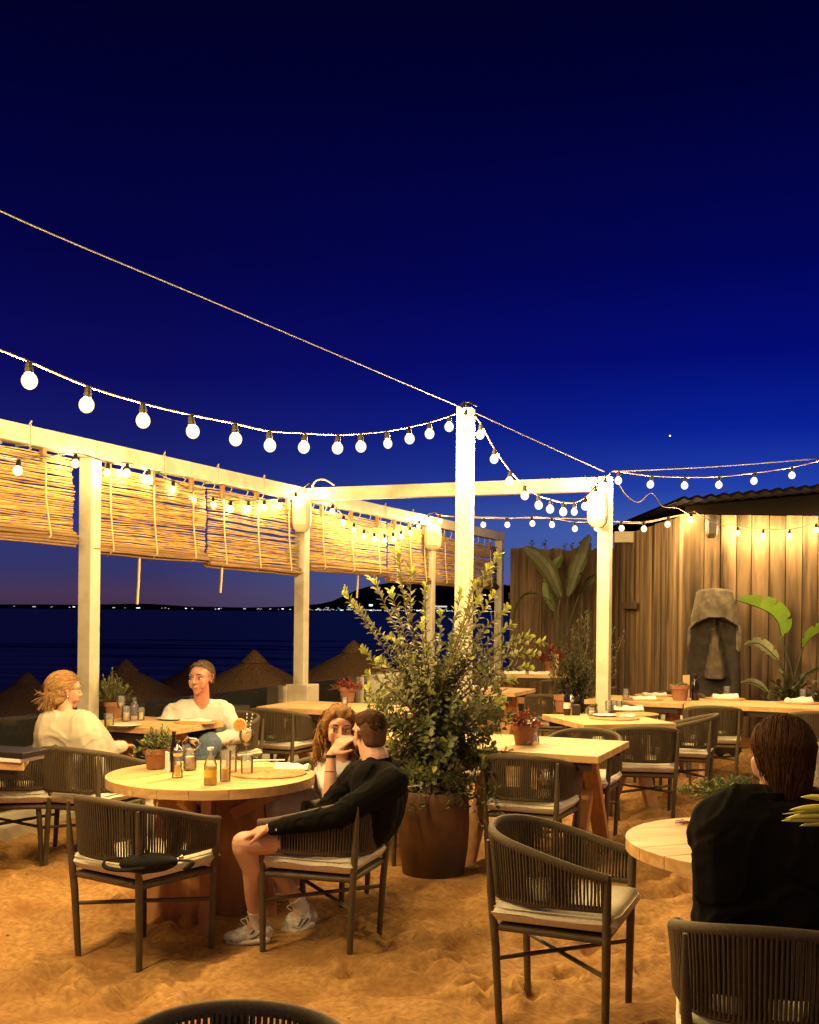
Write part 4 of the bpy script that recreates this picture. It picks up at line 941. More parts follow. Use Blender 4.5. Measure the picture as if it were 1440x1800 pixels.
# long back table
p = at(1195, 1231); t_ = pot(p, .10, .16, 'terracotta pot of low green sprigs before the hut corner'); herb(t_, p + UP * .14, .09, .04, 26, .02, HERB, 38)
mb = MB(); p = at(1206, 1227); mb.box(p + UP * .12, (.07, .02, .24)); o = mb.build('table_sign', M['table_wood'], bevel=.002); tag(o, 'blank wooden upright table marker behind the pot at the hut corner', 'table marker')
bottle(at(1222, 1231), .04, .27, 'black wine bottle in front of the stone head', M['black_glass'], .42, M['dark_metal'])
for k, (x_, y_, n_) in enumerate(((1275, 1229, 'white napkin and tumbler place below the stone head'), (1404, 1236, 'white napkin bundle at the right end of the long table'), (1150, 1223, 'rolled white napkin on the left half of the long table'), (1130, 1230, 'flat white napkin nearest the right post on the long table'))):
    placemat(at(x_, y_), .2, 'woven mat under the ' + n_.split(' place')[0]); napkin(at(x_, y_) + UP * .008, .26, .13, .1 * k, n_, h=.06 if k < 2 else .035)
cup(at(1278, 1223), .04, .10, 'tumbler behind the napkin below the stone head'); cup(at(1412, 1228), .04, .10, 'tumbler behind the napkin bundle at the right end'); cup(at(1100, 1226), .035, .09, 'tumbler on the long table near the right post')
napkin(at(905, 1184), .3, .14, 0, 'left white napkin on the farthest table', h=.05); napkin(at(948, 1185), .3, .14, 0, 'right white napkin on the farthest table', h=.05)
p = at(970, 1181); t_ = pot(p, .14, .16, 'pot with succulent on the farthest table by the fence'); herb(t_, p + UP * .14, .2, .22, 18, .10, [M['leaf_red'], M['leaf_dull']], 39)
mb = MB(); p = at(978, 1186); mb.box(p + UP * .14, (.06, .02, .30)); o = mb.build('table_sign', M['table_wood'], bevel=.002); tag(o, 'blank wooden upright marker on the farthest table', 'table marker')
napkin(at(845, 1208), .3, .14, .1, 'white napkin on the small far table by the tall post', h=.03)
p = at(1300, 1432); t_ = pot(p, .08, .10, 'small pot of trailing green succulent on the right round table'); herb(t_, p + Vector((-.02, 0, .09)), .20, .07, 70, .026, [M['leaf_herb'], M['leaf_herb']], 40, droop=.4, wdt=.6)
mb = MB(); r6 = random.Random(9)
for k in range(7):
    q = at(1208 + r6.uniform(-12, 12), 1446 + r6.uniform(-3, 8)); a = r6.uniform(0, 3.1); d_ = Vector((math.cos(a), math.sin(a), 0)) * r6.uniform(.02, .04); mb.tube([q - d_ + UP * .003, q + UP * .008, q + d_ + UP * .003], .0022, 4)
o = mb.build('dry_twig', M['leaf_red']); tag(o, 'little scatter of dry reddish twig on the right round table', 'twig')
# bag on the front chair
bag = thing('shoulder_bag', (-1.2, 5.35, .47), label='small black shoulder bag with strap on the seat of the front left armchair', cat='bag')
mb = MB(); c = G(262, 1512, .50); mb.ball(c - UP * .012, (.13, .06, .045), n=20, ax=(Vector((.9, .25, 0)).normalized(), Vector((-.25, .9, 0)).normalized(), UP)); mb.build('body', M['bag'], bag, True, smooth=180)
mb = MB(); mb.tube(catmull([c + Vector((-.12, 0, .01)), c + Vector((-.19, -.02, .0)), c + Vector((-.17, -.07, -.02)), c + Vector((-.08, -.09, -.025)), c + Vector((.0, -.06, -.02))], 6), .010, 6, flat=.4); mb.tube(catmull([c + Vector((.13, 0, .0)), c + Vector((.20, -.02, .0)), c + Vector((.17, -.06, -.03))], 5), .012, 6, flat=.4); mb.build('strap', M['bag'], bag, True, smooth=180)
mb = MB(); mb.ball(c + Vector((.15, -.03, .02)), .012, n=10); mb.build('buckle', M['metal'], bag, True, smooth=180)
# ================================================================== plants, statue, beach umbrellas
def big_shrub():
    c = Vector((.165, 6.92, 0)); t_ = thing('potted_shrub', c, label='big leafy shrub in a tall rusty clay pot in the middle of the terrace', cat='potted shrub')
    mb = MB(); mb.lathe([(.180, -.12), (.195, .02), (.215, .16), (.222, .30), (.220, .42), (.208, .50), (.200, .515), (.190, .51), (.195, .46)], c, 36); mb.build('pot', M['rust_pot'], t_, True, smooth=50)
    mb = MB(); mb.lathe([(.19, .465), (.19, .47)], c, 24); mb.build('soil', M['soil'], t_, True)
    r = random.Random(17); ms = MB(); ml = MB()
    def branch(pts, r0, spacing, L_, lo, tip, m0, ms_r=5):
        cv = catmull(pts, 7); n = len(cv)
        ms.tube(cv, [r0 * (1 - .8 * i / (n - 1)) for i in range(n)], ms_r, caps=False)
        lens = [0]
        for a, b in zip(cv[:-1], cv[1:]): lens.append(lens[-1] + (b - a).length)
        T_ = lens[-1]; d = T_ * lo; k = 0; ph = r.uniform(0, 6.28)
        while d < T_:
            while k < n - 2 and lens[k + 1] < d: k += 1
            f_ = (d - lens[k]) / max(1e-6, lens[k + 1] - lens[k]); q = cv[k].lerp(cv[k + 1], f_); tg = (cv[k + 1] - cv[k]).normalized()
            side = tg.cross(Vector((r.gauss(0, .4), r.gauss(0, .4), 1))); side.normalize(); s2 = tg.cross(side); ph += 2.4
            dd = (side * math.cos(ph) + s2 * math.sin(ph)) * 1.0 + tg * (.30 + 1.1 * (d / T_) ** 6) + UP * .15
            isT = (T_ - d) < tip
            leaf(ml, q, dd, tg, L_ * r.uniform(.75, 1.15) * (1.05 if isT else 1), L_ * .62 * r.uniform(.8, 1.1), 1 if isT and r.random() < .85 else m0)
            d += spacing * (.55 if isT else 1) * r.uniform(.7, 1.3)
    def px(x, y, z): return P(x, y, z)
    base = lambda: c + Vector((r.uniform(-.07, .07), r.uniform(-.07, .07), .47))
    # leading shoots: (tip px, bend px, depth)
    lead = [((605, 1042), (668, 1130), (730, 1230), 6.75), ((622, 1062), (690, 1140), (735, 1230), 6.8), ((700, 968), (712, 1060), (738, 1180), 6.9), ((655, 1018), (690, 1090), (735, 1200), 7.0), ((722, 1000), (724, 1090), (745, 1200), 6.85), ((688, 1040), (712, 1120), (748, 1220), 6.75),
            ((748, 1030), (748, 1100), (755, 1200), 6.9), ((876, 975), (838, 1060), (790, 1180), 6.85), ((858, 1000), (822, 1080), (785, 1190), 6.75), ((836, 1020), (812, 1100), (780, 1210), 6.95), ((812, 1040), (795, 1110), (770, 1220), 7.05), ((840, 1052), (810, 1130), (772, 1230), 6.7),
            ((955, 1128), (875, 1142), (800, 1200), 6.8), ((942, 1150), (870, 1152), (800, 1215), 6.7), ((898, 1098), (850, 1135), (790, 1210), 6.9), ((638, 1140), (680, 1190), (740, 1260), 6.65), ((648, 1185), (690, 1215), (742, 1280), 6.6), ((775, 1075), (772, 1140), (765, 1230), 7.0), ((868, 1045), (840, 1090), (795, 1180), 7.0), ((905, 1150), (860, 1170), (800, 1230), 7.0), ((742, 1095), (745, 1150), (756, 1230), 6.65), ((670, 1160), (700, 1195), (745, 1260), 6.9), ((928, 1118), (870, 1140), (800, 1200), 6.9), ((930, 1172), (868, 1180), (800, 1240), 6.75), ((905, 1195), (855, 1205), (795, 1250), 6.8), ((890, 1070), (848, 1110), (795, 1190), 6.8), ((880, 1230), (845, 1240), (790, 1270), 6.65)]
    for tp, m1, m2, z in lead:
        branch([base(), px(m2[0], m2[1], 6.9 + (z - 6.9) * .5), px(m1[0], m1[1], z), px(tp[0], tp[1], z)], .0075, .0140, .054, .18, .06, 0)
    # dense body
    for k in range(175):
        a = r.uniform(0, 6.28); u = r.random() ** .5
        cx_, cy_, rx, ry = (765, 1250, 128, 105) if k % 5 < 2 else ((782, 1335, 98, 90) if k % 5 < 4 else (772, 1185, 95, 70))
        ex = cx_ + rx * u * math.cos(a); ey = cy_ + ry * u * math.sin(a); ez = 6.9 + r.uniform(-.26, .26) * (1.1 - u * .5)
        mid = px((ex + 768) / 2 + r.uniform(-12, 12), min(1390, (ey + 1330) / 2), (ez + 6.92) / 2)
        e_ = px(ex, ey, ez); low = ey > 1230
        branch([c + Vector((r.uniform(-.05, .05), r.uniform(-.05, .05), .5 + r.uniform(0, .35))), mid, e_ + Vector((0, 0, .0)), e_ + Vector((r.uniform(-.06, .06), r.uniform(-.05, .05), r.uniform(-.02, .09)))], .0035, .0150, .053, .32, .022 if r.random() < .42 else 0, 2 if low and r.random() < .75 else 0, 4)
    # a few low sprays over the right pot edge
    for tp in ((868, 1400), (885, 1432), (845, 1448), (858, 1425), (880, 1385), (700, 1410), (720, 1425), (745, 1420), (790, 1418), (818, 1420)):
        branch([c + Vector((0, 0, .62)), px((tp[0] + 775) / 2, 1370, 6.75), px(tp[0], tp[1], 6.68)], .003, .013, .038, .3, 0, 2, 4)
    for q in ((-.03, -.02), (.035, .0), (0, .04)):
        ms.tube(catmull([c + Vector((q[0], q[1], .45)), c + Vector((q[0] * 1.6, q[1], .62)), c + Vector((q[0] * 2.4, q[1], .85)), c + Vector((q[0] * 4, q[1] * 2, 1.1))], 5), [.015] * 8 + [.011] * 8, 7)
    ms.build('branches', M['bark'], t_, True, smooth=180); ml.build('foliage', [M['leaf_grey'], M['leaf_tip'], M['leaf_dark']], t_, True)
big_shrub()
def blade(mb, pts, w, side, m=0, split=0, seed=0, fold=.35, one=False):
    """long paddle leaf; side = across direction"""
    cv = catmull(pts, 8); n = len(cv); r = random.Random(seed); side = Vector(side).normalized()
    for s_ in ((1,) if one else (-1, 1)):
        i = 0
        while i < n - 1:
            j = min(n - 1, i + (r.randint(4, 8) if split else n)); vs = []
            for k in range(i, j + 1):
                f_ = k / (n - 1); ww = w * (math.sin(math.pi * min(1, f_ * .96 + .03)) ** .55); tg = (cv[min(k + 1, n - 1)] - cv[max(k - 1, 0)]).normalized()
                x = side - tg * side.dot(tg); x.normalize(); nn = tg.cross(x)
                sh = tg * (.012 if (k == i and split) else (-.012 if (k == j and split) else 0))
                vs += [cv[k], cv[k] + x * s_ * ww * .6 + nn * fold * ww * .35, cv[k] + x * s_ * ww + nn * fold * ww + sh * 2]
            q = j - i
            for k in range(q): a = k * 3; mb.add([], [], m) if False else None
            mb.add(vs, [(k * 3, k * 3 + 3, k * 3 + 4, k * 3 + 1) for k in range(q)] + [(k * 3 + 1, k * 3 + 4, k * 3 + 5, k * 3 + 2) for k in range(q)], m)
            i = j
def big_leaf_plant(name, z, base, leaves, label, mats, stem_m):
    b = P(base[0], base[1], z); t_ = thing(name, (b.x, b.y, 0), label=label, cat='plant')
    ms = MB(); ml = MB()
    ms.tube([Vector((b.x, b.y, -.02)), b], [.03, .02], 7)
    for k, (stem, bl, w, side, m, split, one) in enumerate(leaves):
        sp = [P(x, y, z + dz) for x, y, dz in stem]; ms.tube(catmull([b] + sp, 6), .010, 6)
        blade(ml, [P(x, y, z + dz) for x, y, dz in bl], w, side, m, split, k, one=one)
        ms.tube(catmull([P(x, y, z + dz) for x, y, dz in bl], 6), .006, 5)
    ms.build('stems', stem_m, t_, True, smooth=180); ml.build('leaves', mats, t_, True)
big_leaf_plant('paddle_leaf_plant', 17.0, (985, 1165), [
    (((978, 1110, 0), (985, 1050, 0)), ((985, 1050, 0), (965, 1005, 0), (942, 978, .05), (920, 962, .1)), .13, (.8, -.2, .55), 0, 0, False),
    (((995, 1100, 0), (998, 1048, 0)), ((998, 1048, 0), (1012, 1000, 0), (1026, 965, 0), (1036, 940, 0)), .12, (1, -.3, .2), 0, 1, False),
    (((978, 1090, 0), (968, 1058, 0), (945, 1044, 0)), ((945, 1044, 0), (925, 1046, 0), (910, 1062, 0), (902, 1090, 0)), .08, (.3, -1, .3), 1, 0, False),
    (((1000, 1100, 0), (1018, 1045, 0)), ((1018, 1045, 0), (1030, 1025, 0), (1046, 1010, 0)), .08, (.3, -.4, 1), 0, 0, False),
    (((990, 1120, 0), (975, 1075, .2)), ((975, 1075, .2), (965, 1040, .2), (975, 1000, .2), (990, 975, .2)), .10, (1, .2, .1), 1, 1, False)],
    'tall paddle-leaved plant with arching stems in front of the plank fence', [M['leaf_dull'], M['leaf_dark']], M['leaf_dull'])
big_leaf_plant('banana_plant', 12.6, (1394, 1215), [
    (((1392, 1180, 0), (1372, 1118, 0)), ((1373, 1118, 0), (1366, 1092, 0), (1345, 1073, 0), (1295, 1055, 0)), .17, (.45, -.35, .85), 0, 1, True),
    (((1400, 1180, 0), (1412, 1137, 0)), ((1412, 1137, 0), (1425, 1122, 0), (1445, 1110, 0), (1480, 1104, 0)), .14, (-.4, -.3, 1), 0, 1, True),
    (((1382, 1188, 0), (1368, 1160, 0)), ((1368, 1160, 0), (1350, 1142, 0), (1330, 1130, 0), (1306, 1136, 0)), .075, (.4, -.6, .7), 3, 1, False),
    (((1372, 1215, 0), (1350, 1217, 0)), ((1350, 1217, 0), (1335, 1205, 0), (1318, 1199, 0), (1296, 1204, 0)), .05, (.2, -.7, .7), 3, 0, False),
    (((1408, 1195, 0), (1420, 1180, 0)), ((1415, 1185, 0), (1428, 1178, 0), (1438, 1174, 0), (1446, 1176, 0)), .05, (.2, -.7, .7), 2, 1, False)],
    'young banana plant with one bright yellow-green leaf right of the stone head', [M['leaf_banana'], M['leaf_yellow'], M['leaf_dark'], M['leaf_pale']], M['leaf_dull'])
for q, lab in (((1400, 1212, 12.5), 'low broad-leaved plant at the foot of the banana plant'),):
    b = P(*q); t_ = thing('low_plant', (b.x, b.y, 0), label=lab, cat='plant'); herb(t_, Vector((b.x, b.y, .55)), .35, .40, 26, .12, [M['leaf_dull'], M['leaf_dark']], 51, droop=.3, tips=.4)
    mb = MB(); mb.lathe([(.12, 0), (.17, .5), (.15, .5)], (b.x, b.y, 0), 20); mb.build('pot', M['rust_pot'], t_, True, smooth=50)
b = P(1012, 1300, 11.6); t_ = thing('wispy_shrub', (b.x, b.y, 0), label='wispy feathery shrub in a teal pot behind the right white post', cat='potted shrub')
mb = MB(); mb.lathe([(.18, 0), (.26, .22), (.27, .38), (.25, .38)], (b.x, b.y, 0), 26); mb.build('pot', mat('teal_glaze', (.02, .07, .065), .3), t_, True, smooth=50)
r = random.Random(61); ms = MB(); ml = MB()
for k in range(95):
    ex, ey = r.choice([(1022, 1085), (1012, 1110), (985, 1140), (1035, 1125), (1005, 1165), (1025, 1185), (990, 1200), (1040, 1170), (1078, 1130), (1000, 1230), (1020, 1215), (975, 1170), (1010, 1260), (990, 1270), (1072, 1165)])
    e_ = P(ex + r.gauss(0, 11), ey + r.gauss(0, 14), 11.5 + r.uniform(-.25, .25)); m_ = Vector((b.x, b.y, .4)).lerp(e_, .5) + Vector((r.uniform(-.08, .08), r.uniform(-.1, .1), .06))
    cv = catmull([Vector((b.x, b.y, .36)), m_, e_], 7); ms.tube(cv, .0035, 4, caps=False)
    for i in range(4, len(cv)):
        for _ in range(8): leaf(ml, cv[i] + Vector((r.gauss(0, .012),) * 3), Vector((r.gauss(0, 1), r.gauss(0, 1), r.gauss(.5, 1))), UP, .04, .012, 0 if r.random() < .8 else 1)
ms.build('twigs', M['bark'], t_, True); ml.build('foliage', [M['leaf_dull'], M['leaf_herb']], t_, True)
# small sprigs showing over the fence top
for x_ in (935, 958, 992, 1006, 1020):
    b = P(x_, 1000, 18.3); t_ = thing('hedge_sprig', (b.x, b.y, 0), label='dark sprig of hedge poking over the plank fence top', cat='plant', group='sprigs over the plank fence'); ms = MB(); ml = MB()
    tp = P(x_, 953 + (x_ * 7) % 9, 18.3); ms.tube([Vector((b.x, b.y, 0)), tp], .008, 5)
    for k in range(26): leaf(ml, tp - UP * r.uniform(-.02, .28), Vector((r.gauss(0, 1), r.gauss(0, 1), .7)), UP, .07, .03)
    ms.build('stem', M['bark'], t_, True); ml.build('foliage', M['leaf_dark'], t_, True)
b = P(728, 1160, 17.0)
# pale yellow pointed leaves entering at the right edge
t_ = thing('pointed_leaf_plant', (1.42, 2.62, 0), label='bunch of pale yellow pointed leaves reaching in from the right edge', cat='potted plant')
mb = MB(); mb.lathe([(.14, 0), (.19, .5), (.17, .5)], (1.42, 2.62, 0), 26); mb.build('pot', M['terracotta'], t_, True, smooth=50)
ms = MB(); ms.tube(catmull([(1.42, 2.62, .45), (1.40, 2.62, .9), (1.32, 2.61, 1.16)], 6), .02, 8); ms.build('stem', M['leaf_dull'], t_, True, smooth=180)
ml = MB()
for (tx, ty, bx, by, w) in ((1408, 1401, 1500, 1420, .017), (1388, 1424, 1500, 1428, .018), (1376, 1431, 1500, 1436, .007), (1382, 1438, 1500, 1440, .018), (1374, 1443, 1500, 1449, .018), (1406, 1452, 1500, 1452, .016), (1425, 1400, 1500, 1432, .009)):
    a_ = P(bx, by, 2.62); e_ = P(tx, ty, 2.58); k = 12; pts = [a_.lerp(e_, i / k) + UP * (.008 * math.sin(math.pi * i / k)) for i in range(k + 1)]
    ml.tube([Vector((1.32, 2.61, 1.15))] + pts, [.006] + [w * (1 - (i / k) ** 4) * .95 + .0008 for i in range(k + 1)], 8, flat=.5)
ml.build('leaves', M['leaf_yellow'], t_, True, smooth=180)

# ---- stone head
def moai():
    z0 = 12.72; b = P(1256, 1100, z0); t_ = thing('stone_head', (b.x, b.y, 0), rz=R(-13), label='tall dark stone head statue with long nose against the plank wall', cat='statue')
    H_ = 1.93; nz, na = 110, 96; vs = []
    def lerp_t(tb, h):
        for (h0, a), (h1, c_) in zip(tb[:-1], tb[1:]):
            if h <= h1: f_ = (h - h0) / (h1 - h0); f_ = f_ * f_ * (3 - 2 * f_); return a + (c_ - a) * f_
        return tb[-1][1]
    RX = [(0, .31), (.6, .30), (.95, .295), (1.3, .28), (1.55, .262), (1.75, .232), (1.88, .205), (1.92, .15), (H_, .02)]
    RY = [(0, .26), (.9, .26), (1.3, .25), (1.6, .25), (1.8, .23), (1.89, .19), (1.92, .13), (H_, .02)]
    ss_ = lambda a, b_, x: (lambda q: q * q * (3 - 2 * q))(max(0, min(1, (x - a) / max(1e-6, b_ - a))))
    for i in range(nz + 1):
        h = H_ * i / nz
        for j in range(na):
            a = 2 * math.pi * j / na; ca, sa = math.cos(a), math.sin(a)
            x = math.copysign(abs(ca) ** .72, ca) * lerp_t(RX, h); y = math.copysign(abs(sa) ** .72, sa) * lerp_t(RY, h)
            if sa < 0:   # front is -y
                fr_ = abs(sa) ** .5; ax_ = abs(x)
                brow = 1.60 - .9 * ax_ * ax_ * 2.0          # arched brow edge
                rec = ss_(.0, .025, brow - h) * ss_(.55, 1.30, h) * .13
                nw = .028 + .105 * ss_(0, 1, (brow - h) / .66) if h < brow else 0
                nose = (1 - ss_(nw * .55, nw * 1.02, ax_)) * ss_(.885, .915, h) * (1 - ss_(brow - .05, brow + .02, h)) * (.12 + .14 * max(0, (brow - h) / .68))
                flat_ = .05 * ss_(.6, .9, h) * (1 - ss_(.15, .28, ax_)) * ss_(0, .03, brow - h)
                lips = .035 * math.exp(-((h - .66) / .05) ** 2) * (1 - ss_(.10, .16, ax_)) + .03 * math.exp(-((h - .55) / .04) ** 2) * (1 - ss_(.10, .16, ax_))
                y += (rec + flat_) * fr_ - (nose + lips) * fr_
            v = Vector((x, y, h)); v += Vector((1, 1, .3)) * .010 * noise.noise(v * 7); vs.append(v)
    fs = [(i * na + j, i * na + (j + 1) % na, (i + 1) * na + (j + 1) % na, (i + 1) * na + j) for i in range(nz) for j in range(na)]
    fs += [tuple(range(na - 1, -1, -1)), tuple(nz * na + j for j in range(na))]
    mb = MB(); mb.add(vs, fs)
    for k_, f_ in enumerate(mb.f[:nz * na]):  # same statue in three tones: darker below the brow, middle tone on the nose
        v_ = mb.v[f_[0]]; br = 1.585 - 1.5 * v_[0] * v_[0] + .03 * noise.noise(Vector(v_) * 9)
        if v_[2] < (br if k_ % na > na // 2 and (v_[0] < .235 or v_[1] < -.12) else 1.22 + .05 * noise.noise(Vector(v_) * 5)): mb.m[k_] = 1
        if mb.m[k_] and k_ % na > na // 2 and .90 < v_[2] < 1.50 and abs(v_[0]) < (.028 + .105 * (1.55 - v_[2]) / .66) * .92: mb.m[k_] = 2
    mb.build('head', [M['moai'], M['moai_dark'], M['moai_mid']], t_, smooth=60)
    for s_ in (-1, 1):
        mb = MB(); mb.ball((s_ * .268, .02, 1.34), (.035, .05, .17), n=14); mb.build('ear', M['moai'], t_, smooth=180)
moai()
# ---- thatched umbrellas down on the beach
def thatch(px, py, z, r_, label):
    a = P(px, py, z); t_ = thing('thatched_umbrella', (a.x, a.y, -2.05), label=label, cat='beach umbrella', group='thatched umbrellas on the dark beach'); mb = MB(); n = 60; r = random.Random(int(px)); vs = []; prof_ = [(.04, .0), (.16, -.10), (.45, -.26), (.8, -.47), (1.0, -.62), (1.02, -.80), (.97, -.80), (.78, -.52)]
    for k, (q, dz) in enumerate(prof_):
        for j in range(n): jj = r.uniform(-.03, .03) if k in (5, 6) else r.uniform(-.008, .008); an = 2 * math.pi * j / n; vs.append(a + Vector((math.cos(an) * r_ * (q + jj * .3), math.sin(an) * r_ * (q + jj * .3), dz * r_ * .92 + jj)))
    mb.add(vs, [(k * n + j, k * n + (j + 1) % n, (k + 1) * n + (j + 1) % n, (k + 1) * n + j) for k in range(len(prof_) - 1) for j in range(n)] + [tuple(range(n - 1, -1, -1))])
    mb.build('thatch', M['thatch'], t_, True, smooth=60)
    mb = MB(); mb.lathe([(.12, -.18), (.22, -.10), (.10, .03), (.02, .10)], a, 20); mb.build('cap', M['thatch'], t_, True, smooth=50)
    mb = MB(); mb.tube([(a.x, a.y, -2.3), (a.x, a.y, a.z - .05)], .06, 8); mb.build('pole', M['bark'], t_, True)
thatch(222, 1169, 19.5, 1.05, 'thatched umbrella with its peak just right of the nearest left post')
thatch(447, 1153, 17.6, 1.10, 'thatched umbrella peaking left of the middle post, behind the man in white')
thatch(622, 1136, 18.5, 1.15, 'thatched umbrella peaking right of the middle post, beside the shrub')
thatch(338, 1170, 25.0, 1.15, 'darker farther thatched umbrella behind the head of the man in white')
thatch(48, 1190, 20.0, 1.15, 'dim thatched umbrella behind the blonde woman at far left')
# ================================================================== people
ICO = []
def _ico():
    bm = bmesh.new(); bmesh.ops.create_icosphere(bm, subdivisions=2, radius=1.0); ICO.extend([v.co.copy() for v in bm.verts]); bm.free()
_ico()
class Flesh:
    """overlapping solids, later fused into one continuous surface"""
    def __init__(s): s.v = []; s.f = []
    def hull(s, balls):
        bm = bmesh.new()
        for c, r in balls:
            c = Vector(c)
            if isinstance(r, tuple): rad, fr = r; pts = [c + fr @ Vector((q.x * rad[0], q.y * rad[1], q.z * rad[2])) for q in ICO]
            else: pts = [c + q * r for q in ICO]
            for p in pts: bm.verts.new(p)
        g = bmesh.ops.convex_hull(bm, input=bm.verts); bmesh.ops.delete(bm, geom=list({e for e in g['geom_interior'] if isinstance(e, bmesh.types.BMVert)}), context='VERTS')
        bm.verts.index_update(); n = len(s.v); s.v += [tuple(v.co) for v in bm.verts]; s.f += [tuple(v.index + n for v in f.verts) for f in bm.faces]; bm.free(); return s
    def limb(s, pts):
        for a, b in zip(pts[:-1], pts[1:]): s.hull([a, b])
        return s
    def build(s, name, m, parent, voxel=.008, smooth_it=4, fold=0.0, ffreq=9.0, seed=0, fac=.5):
        me = bpy.data.meshes.new(name); M_ = root_inv(parent); me.from_pydata([tuple(M_ @ Vector(v)) for v in s.v], [], s.f); me.update()
        o = bpy.data.objects.new(name, me); COL.objects.link(o)
        rm = o.modifiers.new('fuse', 'REMESH'); rm.mode = 'VOXEL'; rm.voxel_size = voxel
        sm = o.modifiers.new('soft', 'SMOOTH'); sm.factor = fac; sm.iterations = smooth_it
        dg = bpy.context.evaluated_depsgraph_get(); dg.update(); me2 = bpy.data.meshes.new_from_object(o.evaluated_get(dg)); o.modifiers.clear(); o.data = me2; bpy.data.meshes.remove(me); me2.name = name
        if fold:
            me2.update(); no = [v.normal.copy() for v in me2.vertices]
            for v, n_ in zip(me2.vertices, no):
                q = Vector((v.co.x * ffreq + seed, v.co.y * ffreq, v.co.z * ffreq * 1.3)); w = noise.noise(q + Vector((0, 0, 2.0 * noise.noise(q * .6))))
                rid = 1 - min(1, abs(w) * 3.2); v.co += n_ * fold * (w * 1.2 + .9 * rid * rid - .3)
        me2.materials.clear(); me2.materials.append(m); me2.polygons.foreach_set('use_smooth', [True] * len(me2.polygons)); me2.update()
        o.parent = parent; return o
def frame(f, up=UP):
    """columns: right, forward, up"""
    f = Vector(f).normalized(); x = f.cross(Vector(up)).normalized(); u = x.cross(f); return Matrix((x, f, u)).transposed()
def head(fl, c, fr, s=1.0, jaw=1.0, ears=True):
    T_ = lambda x, y, z: Vector(c) + fr @ Vector((x, y, z)) * s
    E = lambda x, y, z, a, b, d: (T_(x, y, z), ((a * s, b * s, d * s), fr))
    fl.hull([E(0, -.022, .032, .074, .088, .082), E(0, .03, .030, .066, .06, .070)])
    fl.hull([E(0, .02, .0, .068, .070, .065), E(0, .030, -.055, .050 * jaw, .055, .045), E(0, .066, -.092, .022 * jaw, .018, .016)])
    fl.hull([E(-.034, .072, .030, .026, .016, .012), E(.034, .072, .030, .026, .016, .012), E(0, .078, .055, .03, .014, .02)])       # brow
    fl.hull([E(0, .092, .018, .009, .008, .010), E(0, .112, -.020, .012, .011, .010)]); fl.hull([E(-.013, .098, -.024, .008, .009, .007), E(.013, .098, -.024, .008, .009, .007), E(0, .113, -.021, .009, .008, .008)])
    for k in (-1, 1):
        fl.hull([E(k * .044, .062, -.016, .021, .022, .018), E(k * .040, .060, -.045, .02, .02, .02)])     # cheeks
        if ears: fl.hull([E(k * .076, -.010, .012, .008, .016, .026), E(k * .083, -.018, .018, .005, .013, .018)]); fl.hull([E(k * .076, -.006, -.018, .007, .009, .012), E(k * .077, -.008, .0, .007, .01, .01)])
    fl.hull([E(0, .088, -.052, .024, .011, .006), E(0, .093, -.052, .010, .009, .007)]); fl.hull([E(0, .088, -.066, .019, .011, .007)])
def eyes(t_, c, fr, s, lipcol, browcol, look=0.0):
    T_ = lambda x, y, z: Vector(c) + fr @ Vector((x, y, z)) * s
    ax_ = tuple(fr.col[i] for i in range(3))
    for k in (-1, 1):
        mb = MB(); mb.ball(T_(k * .032, .080, .008), (.0155 * s, .010 * s, .0075 * s), ax=ax_, n=12); e_ = mb.build('eye', EYEW, t_, True, smooth=180)
        mb = MB(); mb.ball(T_(k * .032 + look, .0865, .008), (.0068 * s, .005 * s, .0068 * s), ax=ax_, n=10); mb.build('iris', EYED, e_, True, smooth=180)
        mb = MB(); mb.tube([T_(k * .016, .088, .013), T_(k * .032, .0895, .0175), T_(k * .048, .078, .012)], .002 * s, 5); mb.build('eyelid', EYED, t_, True, smooth=180)
        mb = MB(); mb.tube([T_(k * .014, .096, .034), T_(k * .034, .094, .040), T_(k * .056, .076, .034)], [.0042 * s, .0042 * s, .002 * s], 6, flat=.6); mb.build('eyebrow', browcol, t_, True, smooth=180)
    mb = MB(); mb.tube([T_(-.022, .091, -.058), T_(-.008, .1005, -.055), T_(0, .100, -.0565), T_(.008, .1005, -.055), T_(.022, .091, -.058)], [.002 * s, .0048 * s, .0045 * s, .0048 * s, .002 * s], 6); mb.build('lips', lipcol, t_, True, smooth=180)
